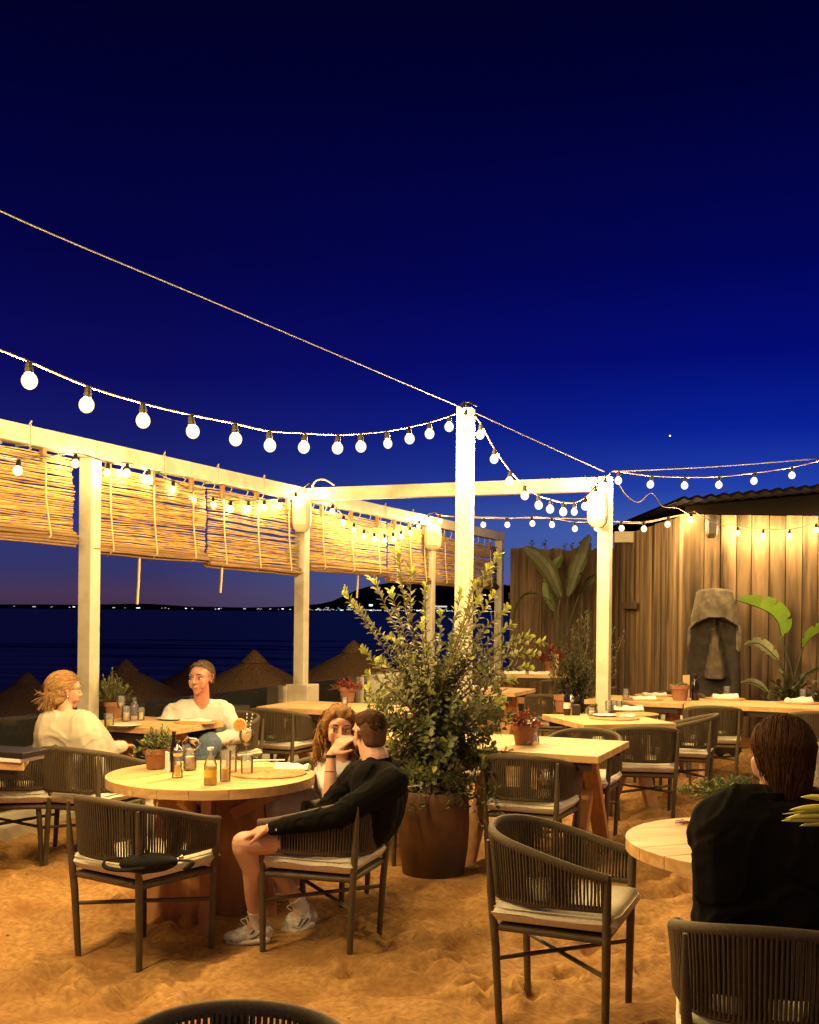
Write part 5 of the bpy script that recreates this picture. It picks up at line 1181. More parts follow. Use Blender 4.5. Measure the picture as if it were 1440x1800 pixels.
def hand(fl, w, d, n_, side, curl=.35, s=1.0, spread=.1):
    """w wrist, d towards the fingers, n_ back of the hand, side = thumb side (+1: along d x n)"""
    d = Vector(d).normalized(); n_ = Vector(n_); n_ = (n_ - d * n_.dot(d)).normalized(); x = d.cross(n_).normalized() * side; w = Vector(w)
    fl.hull([(w, .024 * s), (w + d * .03 * s, .020 * s)])
    fl.hull([(w + d * .02 * s + x * .014 * s, .0150 * s), (w + d * .02 * s - x * .014 * s, .0145 * s), (w + d * .088 * s + x * .030 * s, .0115 * s), (w + d * .080 * s - x * .033 * s, .0105 * s)])
    for k, (off, L_) in enumerate(((.030, .074), (.010, .084), (-.011, .078), (-.031, .060))):
        p = w + d * (.090 - .004 * k) * s + x * off * s; dd = (d + x * (off * spread * 12)).normalized(); a = curl * (1 + .12 * k); pts = [(p, .0098 * s)]
        for q, f_ in enumerate((.44, .32, .24)):
            dd = (dd * math.cos(a) - n_ * math.sin(a)).normalized() if q else (dd * math.cos(a * .6) - n_ * math.sin(a * .6)).normalized(); p = p + dd * L_ * f_ * s; pts.append((p, (.0092, .0083, .0072)[q] * s))
            n2 = x.cross(dd).normalized() * -side if False else n_
        fl.limb(pts)
    p = w + d * .028 * s + x * .022 * s; t1 = (d * .62 + x * .72 - n_ * .25).normalized(); t2 = (d * .88 + x * .35 - n_ * .35).normalized()
    fl.limb([(p, .0145 * s), (p + t1 * .034 * s, .0115 * s), (p + t1 * .034 * s + t2 * .028 * s, .0098 * s), (p + t1 * .034 * s + t2 * .052 * s, .008 * s)])
def slab(p, lat, w, r): p = Vector(p); lat = Vector(lat).normalized(); return [(p - lat * w, r), (p + lat * w, r)]
def torso(fl, rows, lat):
    for a, b in zip(rows[:-1], rows[1:]): fl.hull(slab(a[0], a[3] if len(a) > 3 else lat, a[1], a[2]) + slab(b[0], b[3] if len(b) > 3 else lat, b[1], b[2]))
EYEW = mat('eye_white', (.55, .48, .42), .3); EYED = mat('eye_dark', (.03, .018, .012), .25)
def skinmat(name, c):
    return texmat(name, tuple(x * .94 for x in c), c, (1, 1, 1), .52, nscale=22, bump=.06, bdist=.002, c3=(c[0] * .92, c[1] * .62, c[2] * .55), c3scale=7, c3lo=.5, c3hi=.8)
SK_F = skinmat('fair_skin', (.58, .33, .22)); SK_R = skinmat('ruddy_skin', (.52, .24, .15)); SK_M = skinmat('tan_skin', (.50, .27, .165))
LIP = mat('lips', (.40, .13, .10), .45)
def hairmat(name, a, b, rough=.75):
    m = texmat(name, a, b, (1, 1, 1), rough, nscale=40, detail=3, bump=0, island=.35, spec=.05); return m
H_WARM = hairmat('warm_brown_strands', (.11, .050, .021), (.055, .024, .010)); H_FADE = hairmat('short_faded_hair', (.12, .062, .036), (.09, .045, .026)); H_BLOND = hairmat('blond_hair', (.42, .25, .10), (.24, .13, .05)); H_CURL = hairmat('golden_brown_hair', (.30, .16, .06), (.17, .085, .03)); H_BROWN = hairmat('brown_hair', (.060, .030, .014), (.035, .018, .009)); H_DARK = hairmat('dark_brown_hair', (.048, .021, .009), (.022, .009, .004)); H_GREY = hairmat('greying_hair', (.13, .085, .05), (.07, .045, .028))
BLACKC = texmat('black_jacket_cloth', (.008, .007, .006), (.006, .005, .005), (1, 1, 1), .95, nscale=80, bump=.2, bdist=.001, spec=.08)
CREAM = texmat('cream_knit', (.58, .50, .38), (.52, .44, .33), (60, 60, 60), .95, nscale=2, bump=.3, bdist=.002, spec=.1)
WHITEC = texmat('white_sweatshirt', (.62, .59, .53), (.55, .52, .46), (1, 1, 1), .95, nscale=60, bump=.2, bdist=.001, spec=.1)
KNIT = texmat('grey_rib_knit', (.34, .29, .24), (.24, .20, .165), (50, 50, 4), .95, nscale=2, bump=.8, bdist=.006, spec=.1)
PALEP = texmat('pale_trousers', (.62, .54, .46), (.56, .48, .40), (1, 1, 1), .9, nscale=50, bump=.2, bdist=.001, spec=.1)
SHOE = texmat('running_shoe', (.66, .62, .55), (.34, .31, .27), (1, 1, 1), .6, nscale=40, bump=.2); SOLE = mat('shoe_sole', (.66, .62, .55), .7); TRIM = mat('shoe_trim', (.05, .045, .04), .6); SOCK = mat('sock', (.62, .57, .50), .95)
def scalp_cap(fl, c, fr, s, back=.0, low=-.06, front=.045, grow=.012):
    """hair mass over the skull, open at the face"""
    T_ = lambda x, y, z: Vector(c) + fr @ Vector((x, y, z)) * s
    E = lambda x, y, z, a, b, d: (T_(x, y, z), ((a * s, b * s, d * s), fr))
    fl.hull([E(0, -.030, .045, .074 + grow, .078 + grow, .074 + grow), E(0, .030, .075, .060 + grow * .6, .044 + grow * .4, .038 + grow)])
    fl.hull([E(0, -.040, .02, .073 + grow, .066 + grow, .06), E(0, -.050, low, .056 + grow, .045 + grow, .03)])
def locks(t_, c, fr, s, m, n, L_, seed, style='short', r_=.0035, name='hair_locks', lift=.0, ox=0.0, fy=.35):
    """strand tufts combed over the skull"""
    r = random.Random(seed); mb = MB(); T_ = lambda v: Vector(c) + fr @ (Vector(v) * s)
    for i in range(n):
        th = r.uniform(-math.pi, math.pi); ph = math.acos(r.uniform(-.80 if style == 'smooth' else -.25, 1.0)); d = Vector((math.sin(ph) * math.sin(th), -math.sin(ph) * math.cos(th), math.cos(ph)))
        if d.z < -.25 and d.y > -.25: continue
        if d.y > fy and (d.z < .62 or fy < .3): continue
        p = Vector((d.x * .083, d.y * .104 - .012, d.z * .090 + .034)); pts = [T_(p)]; q = p; lv = r.uniform(.6, 1.15); gn = .3 if style == 'smooth' else 1; v = Vector((d.x * .4 + r.gauss(0, .25) * gn + ox, (d.y * .4 - .35) + r.gauss(0, .2) * gn, -.75 + d.z * .9 * (.4 if style == 'short' else .2) + r.gauss(0, .15)))
        for k in range(5):
            v = v + Vector((r.gauss(0, .22), r.gauss(0, .22), -.28)) * (1.0 if style == 'curl' else (.16 if style == 'smooth' else .55))
            q2 = q + v.normalized() * L_ * lv / 5
            e = Vector((q2.x / .087, (q2.y + .012) / .108, (q2.z - .034) / .096)); 
            if q2.z > (.034 if style == 'smooth' else -.055) and (e.length < 1.0 or style == 'smooth'): e.normalize(); q2 = Vector((e.x * .088, e.y * .109 - .012, e.z * .097 + .034))
            if style == 'smooth' and q2.z < .034:   # below the ears the hair follows a tube that narrows to the nape
                g = min(1, (.034 - q2.z) / .16); rx_ = (.0885 - .022 * g) * (1 + .10 * noise.noise(Vector((i * .37, k, 0)))); ry_ = .109 - .036 * g; cy_ = -.012 - .004 * g; m_ = math.hypot(q2.x / rx_, (q2.y - cy_) / ry_)
                if m_ > .2: q2 = Vector((q2.x / m_, cy_ + (q2.y - cy_) / m_, q2.z))
            elif q2.z <= -.055:
                lim = .080 - .22 * (-.055 - q2.z); hr = math.hypot(q2.x, q2.y + .03)
                if hr > lim > .03: q2 = Vector((q2.x * lim / hr, (q2.y + .03) * lim / hr - .03, q2.z))
            if style == 'curl': q2 = q2 + Vector((.009 * math.sin(k * 2.4 + i), .009 * math.cos(k * 2.1 + i * 2), 0))
            q = q2; pts.append(T_(q))
        mb.tube(catmull(pts, 3), [r_ * s * (1 - .75 * (k / 15) ** 1.5) for k in range(16)], 5, caps=False, flat=.55)
    return mb.build(name, m, t_, True, smooth=180)

# ---------------- man in the black jacket at the round table, seated side-on facing left
def man_jacket():
    t_ = thing('person', (-.30, 5.40, 0), label='seated man in black jacket and shorts with white trainers, hand on his bare knee', cat='person', group=None)
    hip = P(650, 1478, 5.42); hip.z = .56; lat = Vector((.25, .97, 0))     # across the hips, away from camera
    chest = P(662, 1400, 5.40); neck = P(661, 1338, 5.43); hc = P(650, 1290, 5.47); hs = .98
    shN = P(690, 1376, 5.24); shF = P(630, 1362, 5.58); elN = P(590, 1436, 5.12); wrN = P(476, 1456, 5.16)
    kn = P(428, 1482, 5.22); kf = P(446, 1478, 5.50); an = P(452, 1618, 5.38); af = P(532, 1594, 5.62)
    hn = hip - lat * .09; hf = hip + lat * .09
    b = Flesh(); torso(b, [(hip, .07, .10), (hip.lerp(chest, .5), .05, .10), (chest, .08, .105), (neck - UP * .05, .10, .06)], lat)
    b.limb([(neck - UP * .05, .075), (neck + UP * .01, .068), (hc - UP * .05 * hs, .064)])
    b.limb([(shN, .058), (elN, .042), (wrN, .028)]); b.limb([(shF, .058), (P(560, 1440, 5.60), .042), (P(500, 1462, 5.52), .028)])
    b.limb([(hn, .095), (hn.lerp(kn, .5), .078), (kn - Vector((-.03, 0, 0)), .058), (kn, .056)]); b.limb([(hf, .095), (hf.lerp(kf, .5), .078), (kf, .056)])
    calfN = kn.lerp(an, .32) + Vector((.028, 0, 0)); calfF = kf.lerp(af, .32) + Vector((.028, 0, 0))
    b.limb([(kn - UP * .02, .054), (calfN, .056), (kn.lerp(an, .72), .040), (an, .034)]); b.limb([(kf - UP * .02, .054), (calfF, .056), (kf.lerp(af, .72), .040), (af, .034)])
    toeN = P(402, 1654, 5.38); toeF = P(498, 1648, 5.62)
    b.limb([(an, .033), (an + Vector((-.03, 0, -.05)), .030), (toeN + Vector((.03, 0, .02)), .022)]); b.limb([(af, .033), (af + Vector((-.03, 0, -.05)), .030), (toeF + Vector((.03, 0, .02)), .022)])
    hand(b, wrN + Vector((-.005, 0, .0)), (kn + Vector((-.02, 0, .035)) - wrN), Vector((-.05, -.35, 1)), -1, .30, .95, .16)
    hand(b, P(500, 1462, 5.52), Vector((-1, 0, -.1)), Vector((0, .3, 1)), 1, .35, .9)
    fr = frame(Vector((-.50, .85, -.16))); head(b, hc, fr, hs)
    b.build('body', SK_F, t_, .0058, 3)
    j = Flesh(); torso(j, [(hip + UP * .02, .085, .118), (hip.lerp(chest, .5) + Vector((.02, 0, 0)), .08, .120), (chest + Vector((.015, 0, .0)), .105, .118), (chest.lerp(neck, .62), .125, .085), (neck - UP * .035, .045, .068)], lat)
    j.hull([(neck - UP * .035, .070), (shN, .070), (chest, .1)]); j.hull([(neck - UP * .035, .070), (shF, .070), (chest, .1)])
    j.limb([(shN, .080), (shN.lerp(elN, .5), .068), (elN, .062), (elN.lerp(wrN, .6), .046), (wrN + Vector((.012, 0, .004)), .038)]); j.limb([(shF, .075), (P(560, 1440, 5.60), .056), (P(505, 1460, 5.52), .038)])
    j.build('jacket', BLACKC, t_, .008, 3, .006, 11, 3)
    mb = MB(); cdir = Vector((-.5, .45, .2)); mb.lathe([(.066, -.020), (.073, -.015), (.070, .030), (.064, .030), (.062, -.01)], neck - UP * .012 + Vector((.01, 0, 0)), 28, ax=(Vector((1, 0, .12)).normalized(), Vector((0, 1, 0)), Vector((-.12, 0, 1)).normalized())); mb.build('collar', BLACKC, t_, True, smooth=60)
    s = Flesh(); torso(s, [(hip + UP * .02, .09, .115), (hip - UP * .01, .10, .10)], lat); s.limb([(hn, .108), (hn.lerp(kn, .62), .088)]); s.limb([(hf, .108), (hf.lerp(kf, .62), .088)])
    s.hull([(hn + Vector((-.12, -.02, -.03)), .05), (hn + Vector((.05, -.01, -.03)), .05)])
    s.build('shorts', BLACKC, t_, .008, 3, .004, 12, 5)
    for (a, toe) in ((an, toeN), (af, toeF)):
        d = Vector((toe.x - a.x, toe.y - a.y, 0)).normalized(); heel = a + Vector((.045, .0, -.075)) if a is an else a + Vector((.045, 0, -.07)); n_ = Vector((-d.y, d.x, 0))
        kk = ((kn if a is an else kf) - a).normalized(); mb = MB(); mb.tube([a + kk * .062, a + kk * .03, a - UP * .005, a - UP * .035], [.0395, .0375, .036, .034], 16); mb.build('sock', SOCK, t_, True, smooth=60)
        f = Flesh(); f.hull([(heel + UP * .022, .034), (a - UP * .045, .034), (a + d * .05 - UP * .052, .029)]); f.hull([(a + d * .05 - UP * .052, .029), (toe + UP * .020, .026), (toe - d * .055 + UP * .022 + n_ * .02, .03), (toe - d * .055 + UP * .022 - n_ * .02, .03), (heel + UP * .012, .032)])
        sh = f.build('shoe', SHOE, t_, .006, 2)
        so = Flesh(); lo_h = heel - UP * .012; lo_t = toe - UP * .003; so.hull([(lo_h + n_ * .014, .022), (lo_h - n_ * .014, .022), (lo_h.lerp(lo_t, .6) + n_ * .030, .017), (lo_h.lerp(lo_t, .6) - n_ * .030, .017), (lo_t, .017)]); so_ = so.build('sole', SOLE, t_, .006, 2)
        so_.parent = sh; so_.matrix_parent_inverse = Matrix()
        mb = MB()
        for k in range(5):
            c = (a + d * .030 - UP * .030).lerp(toe + UP * .042, k / 7); mb.tube([c + n_ * .025 - UP * .006, c + UP * .004, c - n_ * .025 - UP * .006], .0032, 5)
        c = a + d * .034 - UP * .022; mb.tube(catmull([c, c + UP * .03 + d * .02, c + UP * .02 + d * .045, c + UP * .0 + d * .02], 4), .003, 5); mb.tube(catmull([c, c + UP * .035 - n_ * .01, c + UP * .03 - n_ * .03 + d * .02, c + d * .01], 4), .003, 5)
        mb.build('laces', SOCK, sh, True, smooth=180)
        mb = MB(); e_ = -1
        side = n_ * (-1 if n_.y > 0 else 1)
        o_ = lambda f_, z_, w_=.034: heel.lerp(toe, f_) + side * w_ + UP * z_
        mb.tube(catmull([o_(.08, .03, .030), o_(.35, .006, .036), o_(.6, .026, .036), o_(.72, .04, .030)], 5), .005, 6); mb.tube(catmull([o_(.3, .045, .034), o_(.5, .012, .036), o_(.85, .022, .026)], 5), .0035, 6); mb.build('stripe', TRIM, sh, True, smooth=180)
    h = Flesh(); scalp_cap(h, hc, fr, hs, low=-.048, grow=.0025); h.build('stubble', H_FADE, t_, .006, 3)
    h = Flesh(); E = lambda x, y, z, a, b_, d: (hc + fr @ Vector((x, y, z)) * hs, ((a * hs, b_ * hs, d * hs), fr)); h.hull([E(0, -.028, .056, .079, .084, .070), E(0, .036, .085, .060, .042, .034)]); h.hull([E(0, -.050, .028, .068, .062, .045)]); h.build('hair', H_BROWN, t_, .006, 3, .0020, 70)
    f = Flesh(); T_ = lambda x, y, z: hc + fr @ Vector((x, y, z)) * hs
    f.hull([(T_(-.050, .03, -.066), .022), (T_(-.035, .055, -.088), .02), (T_(.035, .055, -.088), .02), (T_(.050, .03, -.066), .022), (T_(0, .073, -.096), .018)]); f.build('beard', H_BROWN, t_, .006, 2, .001, 60)
    eyes(t_, hc, fr, hs, LIP, H_BROWN)
    mb = MB(); mb.ball(wrN + Vector((.03, -.040, .0)), .006, n=8); mb.build('cuff_button', M['metal'], t_, True)
man_jacket()

# ---------------- curly-haired woman resting her chin on her hand
def woman_curly():
    t_ = thing('person', (-.42, 6.1, 0), label='seated woman with long curly golden hair in a white top, hand over her mouth', cat='person')
    hc = P(596, 1281, 5.98); hs = .98; neck = P(602, 1330, 6.03); chest = P(612, 1380, 6.05); hip = P(618, 1440, 6.12); hip.z = .56; lat = Vector((1, .15, 0))
    shR = P(574, 1358, 6.0); shL = P(662, 1358, 6.08); elR = P(580, 1405, 5.80); wrR = P(582, 1326, 5.83)
    fr = frame(Vector((.16, -1, -.10)), Vector((.06, 0, 1)))
    kR = P(484, 1412, 5.95); kL = P(510, 1404, 6.15); aR = P(486, 1560, 6.0); aL = P(520, 1550, 6.2)
    b = Flesh(); torso(b, [(hip, .08, .095), (hip.lerp(chest, .5), .06, .085), (chest, .075, .09), (neck - UP * .06, .09, .05)], lat)
    b.limb([(neck - UP * .06, .05), (neck, .046), (hc - UP * .06, .048)]); head(b, hc, fr, hs, jaw=.86)
    b.limb([(shR, .045), (elR + Vector((0, .0, 0)), .040), (elR, .037)]); b.limb([(elR, .037), (elR.lerp(wrR, .5), .034), (wrR, .024)]); b.limb([(shL, .045), (P(668, 1420, 5.95), .036), (P(620, 1435, 5.85), .026)])
    hand(b, wrR, Vector((.56, -.02, .62)), Vector((-.55, -.75, .4)), 1, .42, .98, .05); hand(b, P(620, 1435, 5.85), Vector((-1, -.2, 0)), UP, 1, .3, .9)
    for k, a in ((kR, aR), (kL, aL)):
        b.limb([(hip, .09), (k, .055), (k.lerp(a, .35) + Vector((.02, .01, 0)), .048), (a, .032)]); b.limb([(a, .03), (a + Vector((-.10, -.04, -.05)), .024)])
    b.build('body', SK_F, t_, .0055, 3)
    tp = Flesh(); torso(tp, [(hip, .09, .105), (hip.lerp(chest, .5), .075, .10), (chest, .088, .102), (chest.lerp(neck, .55), .10, .07), (neck - UP * .055, .05, .05)], lat); tp.limb([(shR, .060), (shR.lerp(elR, .55), .056)]); tp.limb([(shL, .060), (P(668, 1420, 5.95), .052)])
    tp.build('white_top', WHITEC, t_, .008, 3, .005, 13, 8)
    tr = Flesh(); tr.hull([(hip + lat * .08, .10), (hip - lat * .08, .10)])
    for k, a in ((kR, aR), (kL, aL)): tr.limb([(hip, .105), (k, .078), (k.lerp(a, .4), .070), (k.lerp(a, .85), .062)])
    tr.build('trousers', PALEP, t_, .008, 3, .005, 10, 2)
    for a in (aR, aL):
        mb = MB(); f_ = Flesh(); f_.hull([(a + Vector((.03, .02, -.06)), .028), (a + Vector((-.13, -.05, -.065)), .02)]); f_.build('sandal', M['pedestal_wood'], t_, .006, 2)
    h = Flesh(); T_ = lambda x, y, z: hc + fr @ Vector((x, y, z)) * hs; scalp_cap(h, hc, fr, hs, low=-.10, grow=.016)
    h.hull([(T_(-.072, -.02, .03), .03), (T_(-.085, -.02, -.06), .028)]); h.hull([(T_(.072, -.02, .03), .03), (T_(.085, -.02, -.06), .028)]); h.hull([(T_(0, -.07, -.05), .06), (T_(0, -.07, -.16), .05)])
    for k, sg in ((0, -1), (1, 1)):
        h.limb([(T_(sg * .045, .062, .088), .018), (T_(sg * .074, .030, .045), .021), (T_(sg * .086, .012, -.02), .026), (T_(sg * .10, .0, -.09), .030), (T_(sg * .10, .0, -.15), .026)])
    h.build('hair', H_CURL, t_, .006, 3, .004, 34)
    r = random.Random(12); mb = MB()
    for i in range(150):
        sg = -1 if r.random() < .62 else 1; x0 = sg * r.uniform(.055, .10); y0 = r.uniform(-.05, .04); z0 = r.uniform(-.06, .07); L_ = r.uniform(.10, .20); ph = r.uniform(0, 6.28); rad = r.uniform(.008, .014); pts = []
        for k in range(15):
            f_ = k / 14; pts.append(T_(x0 + sg * .030 * f_ ** .7 + rad * math.cos(ph + f_ * 13), y0 + rad * math.sin(ph + f_ * 13), z0 - L_ * f_))
        mb.tube(pts, [.0042 * (1 - .5 * k / 14) for k in range(15)], 5, caps=False)
    mb.build('hair_locks', H_CURL, t_, True, smooth=180)
    locks(t_, hc, fr, hs * 1.05, H_CURL, 320, .12, 14, 'curl', .0030, 'crown_locks', fy=-.05)
    eyes(t_, hc, fr, hs, LIP, H_BROWN, .003)
    d = (wrR - elR).normalized(); mb = MB(); mb.tube([wrR - d * .018, wrR - d * .004], .0275, 16); mb.build('bracelet', M['dark_metal'], t_, True, smooth=60)
    mb = MB(); c = elR.lerp(wrR, .62); mb.tube([c - d * .0015, c + d * .0015], .0325, 16); mb.build('thin_bracelet', M['metal'], t_, True, smooth=60)
woman_curly()

# ---------------- blonde woman from behind at the left table
def woman_blonde():
    t_ = thing('person', (-2.15, 7.15, 0), label='blonde woman in a cream sweater seen from behind at the left table', cat='person')
    Z = 7.1; hc = P(113, 1216, Z + .08); hs = 1.02; neck = P(116, 1252, Z + .02); chest = P(122, 1292, Z); hip = P(150, 1372, Z + .02); lat = Vector((.95, -.30, 0))
    shL = P(82, 1277, Z + .05); shR = P(160, 1272, Z - .02); elR = P(190, 1318, Z + .08); wrR = P(216, 1312, Z + .38); elL = P(72, 1330, Z + .2); wrL = P(130, 1318, Z + .5)
    fr = frame(Vector((.80, .60, -.04)), Vector((-.02, 0, 1)))
    b = Flesh(); torso(b, [(hip, .10, .10), (hip.lerp(chest, .5), .08, .095), (chest, .10, .10), (neck - UP * .05, .10, .05)], lat); b.limb([(neck - UP * .05, .05), (hc - UP * .05, .047)]); head(b, hc, fr, hs, jaw=.88)
    b.limb([(shR, .05), (elR, .038), (wrR, .026)]); b.limb([(shL, .05), (elL, .038), (wrL, .026)]); hand(b, wrR, Vector((.3, 1, 0)), UP, -1, .3, .9); hand(b, wrL, Vector((.5, .9, 0)), UP, 1, .3, .9)
    for o_ in (-.09, .09): k = hip + Vector((.17, .42, -.02)) + lat * o_; a = k + Vector((.02, .05, -.42)); b.limb([(hip + lat * o_, .09), (k, .056), (a, .035)]); b.limb([(a, .034), (a + Vector((.06, .13, -.03)), .024)])
    b.build('body', SK_M, t_, .007, 3)
    s = Flesh(); torso(s, [(hip + UP * .02, .115, .115), (hip.lerp(chest, .5) + Vector((0, -.01, 0)), .115, .108), (chest, .125, .112), (chest.lerp(neck, .55), .125, .085), (neck - UP * .045, .045, .055)], lat)
    s.limb([(shR - Vector((.02, 0, .01)), .078), (shR.lerp(elR, .6), .066), (elR, .056), (wrR, .038)]); s.limb([(shL, .075), (elL, .056), (wrL, .038)]); s.build('sweater', CREAM, t_, .009, 4, .007, 8, 4)
    tr = Flesh(); tr.hull([(hip + lat * .12 - UP * .03, .115), (hip - lat * .12 - UP * .03, .115), (hip + Vector((.03, .1, -.02)), .11)])
    for o_ in (-.09, .09): k = hip + Vector((.17, .42, -.02)) + lat * o_; tr.limb([(hip + lat * o_, .11), (k, .085), (k + Vector((.02, .05, -.36)), .075)])
    tr.build('trousers', PALEP, t_, .009, 3, .006, 9)
    for o_ in (-.09, .09):
        k = hip + Vector((.17, .42, -.02)) + lat * o_ + Vector((.02, .05, -.42)); f = Flesh(); f.hull([(k + Vector((0, -.03, -.02)), .035), (k + Vector((.06, .14, -.035)), .028)]); f.build('shoe', SHOE, t_, .008, 2)
    T_ = lambda x, y, z: hc + fr @ Vector((x, y, z)) * hs; h = Flesh(); scalp_cap(h, hc, fr, hs, low=-.06, grow=.013); h.hull([(T_(0, -.075, -.02), .06), (T_(-.02, -.08, -.10), .045)]); h.build('hair', H_BLOND, t_, .007, 3, .004, 30)
    r = random.Random(71); mb = MB(); clip = Vector((-.01, -.118, .005))
    for i in range(900):   # swept back to the clip, then loose to the shoulders
        th = r.uniform(-math.pi, math.pi); ph = math.acos(r.uniform(.0, 1.0)); d = Vector((math.sin(ph) * math.sin(th), -math.sin(ph) * math.cos(th), math.cos(ph)))
        if d.y > .55 and d.z < .45: continue
        d2 = Vector((clip.x / .09 + r.gauss(0, .25), -1, r.gauss(-.25, .22))).normalized(); pts = []
        for k in range(6):
            e = d.lerp(d2, k / 5).normalized(); g_ = 1 + .05 * r.random(); pts.append(T_(e.x * .088 * g_, e.y * .110 * g_ - .012, e.z * .098 * g_ + .034))
        if i % 2:
            e = fr.inverted() @ (pts[-1] - hc) / hs; L_ = r.uniform(.05, .12); w_ = r.uniform(-.035, .03)
            pts += [T_(e.x + w_ * .5, e.y - .006, e.z - L_ * .5), T_(e.x + w_ + r.gauss(0, .01), e.y + r.uniform(-.02, .025), e.z - L_)]
        n_ = 3 * (len(pts) - 1) + 1; mb.tube(catmull(pts, 3), [.0026 * (1 - .7 * (k / n_) ** 2) for k in range(n_)], 5, caps=False, flat=.6)
    mb.build('swept_locks', H_BLOND, t_, True, smooth=180)
    r = random.Random(8); mb = MB()
    for i in range(90):   # loose ends brushed back to the left
        p = T_(r.uniform(-.06, .05), -.09 + r.uniform(-.02, .03), r.uniform(-.06, .0)); d = Vector((-r.uniform(.2, 1.2) if i % 2 else r.uniform(-.4, .35), -.2 + r.gauss(0, .2), -r.uniform(.3, 1.1) if i % 3 else r.uniform(-.4, .1))).normalized(); L_ = r.uniform(.05, .11)
        mb.tube(catmull([p, p + d * L_ * .5 + UP * .008, p + d * L_ + Vector((0, 0, r.uniform(-.02, .02)))], 3), [.005, .0045, .004, .0035, .003, .002, .001], 5, caps=False)
    mb.build('loose_hair', H_BLOND, t_, True, smooth=180)
    mb = MB(); mb.ball(T_(-.01, -.125, .02), (.022, .02, .035), n=12); mb.build('hair_clip', H_DARK, t_, True, smooth=180)
    mb = MB(); mb.ball(T_(.083, -.008, -.028), .007, n=8); mb.ball(T_(.085, -.006, -.045), .006, n=8); mb.build('earring', M['metal'], t_, True, smooth=180)
    eyes(t_, hc, fr, hs, LIP, H_BLOND)
woman_blonde()

# ---------------- man in the white sweatshirt at the left table
def man_white():
    t_ = thing('person', (-1.66, 9.0, 0), label='grey-haired man in a white sweatshirt and jeans facing left at the left table', cat='person')
    Z = 8.85; hc = P(354, 1193, Z - .06); hs = 1.13; neck = P(356, 1231, Z); chest = P(352, 1268, Z + .03); hip = P(352, 1338, Z + .12); hip.z = .54; lat = Vector((1, .12, 0))
    shR = P(306, 1254, Z + .02); shL = P(396, 1254, Z + .06); elR = P(284, 1296, Z - .12); wrR = P(330, 1300, Z - .42); elL = P(420, 1292, Z - .08); wrL = P(362, 1304, Z - .36)
    fr = frame(Vector((-.32, -.95, -.02)))
    b = Flesh(); torso(b, [(hip, .11, .105), (hip.lerp(chest, .5), .10, .10), (chest, .10, .095), (neck - UP * .08, .08, .045)], lat); b.limb([(neck - UP * .08, .062), (hc - UP * .06, .062)]); head(b, hc, fr, hs, jaw=1.0)
    b.limb([(shR, .06), (elR, .045), (wrR, .03)]); b.limb([(shL, .06), (elL, .045), (wrL, .03)]); hand(b, wrR, Vector((1, -.2, -.1)), UP, 1, .4, 1.0); hand(b, wrL, Vector((-1, -.3, .05)), UP, -1, .4, 1.0)
    kL = P(366, 1300, Z - .50); kR = P(322, 1322, Z - .45); kL.z = .60; aL = P(330, 1400, Z - .60); aR = Vector((kR.x, kR.y - .05, .10))
    b.limb([(hip + lat * .1, .1), (kL, .065), (aL, .04)]); b.limb([(hip - lat * .1, .1), (kR, .065), (aR, .04)]); b.build('body', SK_R, t_, .007, 3)
    s = Flesh(); torso(s, [(hip + UP * .03, .13, .125), (hip.lerp(chest, .5), .135, .115), (chest, .145, .118), (chest.lerp(neck, .5), .15, .092), (neck - UP * .05, .05, .060)], lat)
    s.limb([(shR, .088), (shR.lerp(elR, .5), .076), (elR, .068), (wrR - Vector((.03, 0, 0)), .046)]); s.limb([(shL, .088), (shL.lerp(elL, .5), .076), (elL, .068), (wrL + Vector((.03, 0, 0)), .046)]); s.build('sweatshirt', WHITEC, t_, .009, 4, .008, 8, 9)
    j = Flesh(); j.hull([(hip + lat * .1, .125), (hip - lat * .1, .125)]); j.limb([(hip + lat * .1, .12), (kL, .088), (aL, .066)]); j.limb([(hip - lat * .1, .12), (kR, .088), (aR + UP * .03, .066)]); j.build('jeans', M['denim'], t_, .009, 3, .005, 10)
    for a in (aL, aR): f = Flesh(); f.hull([(a + Vector((.0, .04, -.04)), .04), (a + Vector((-.05, -.17, -.055)), .03)]); f.build('shoe', TRIM, t_, .009, 2)
    T_ = lambda x, y, z: hc + fr @ Vector((x, y, z)) * hs; h = Flesh(); E = lambda x, y, z, a, b_, d: (T_(x, y, z), ((a * hs, b_ * hs, d * hs), fr))
    h.hull([E(0, -.034, .048, .080, .082, .078), E(0, .030, .090, .050, .030, .024)]); h.hull([E(0, -.045, .02, .079, .062, .055), E(0, -.05, -.03, .062, .045, .02)]); h.build('hair', H_GREY, t_, .007, 3, .005, 45); locks(t_, hc, fr, hs, H_GREY, 700, .035, 34, 'smooth', .0019)
    eyes(t_, hc, fr, hs, LIP, H_GREY)
man_white()

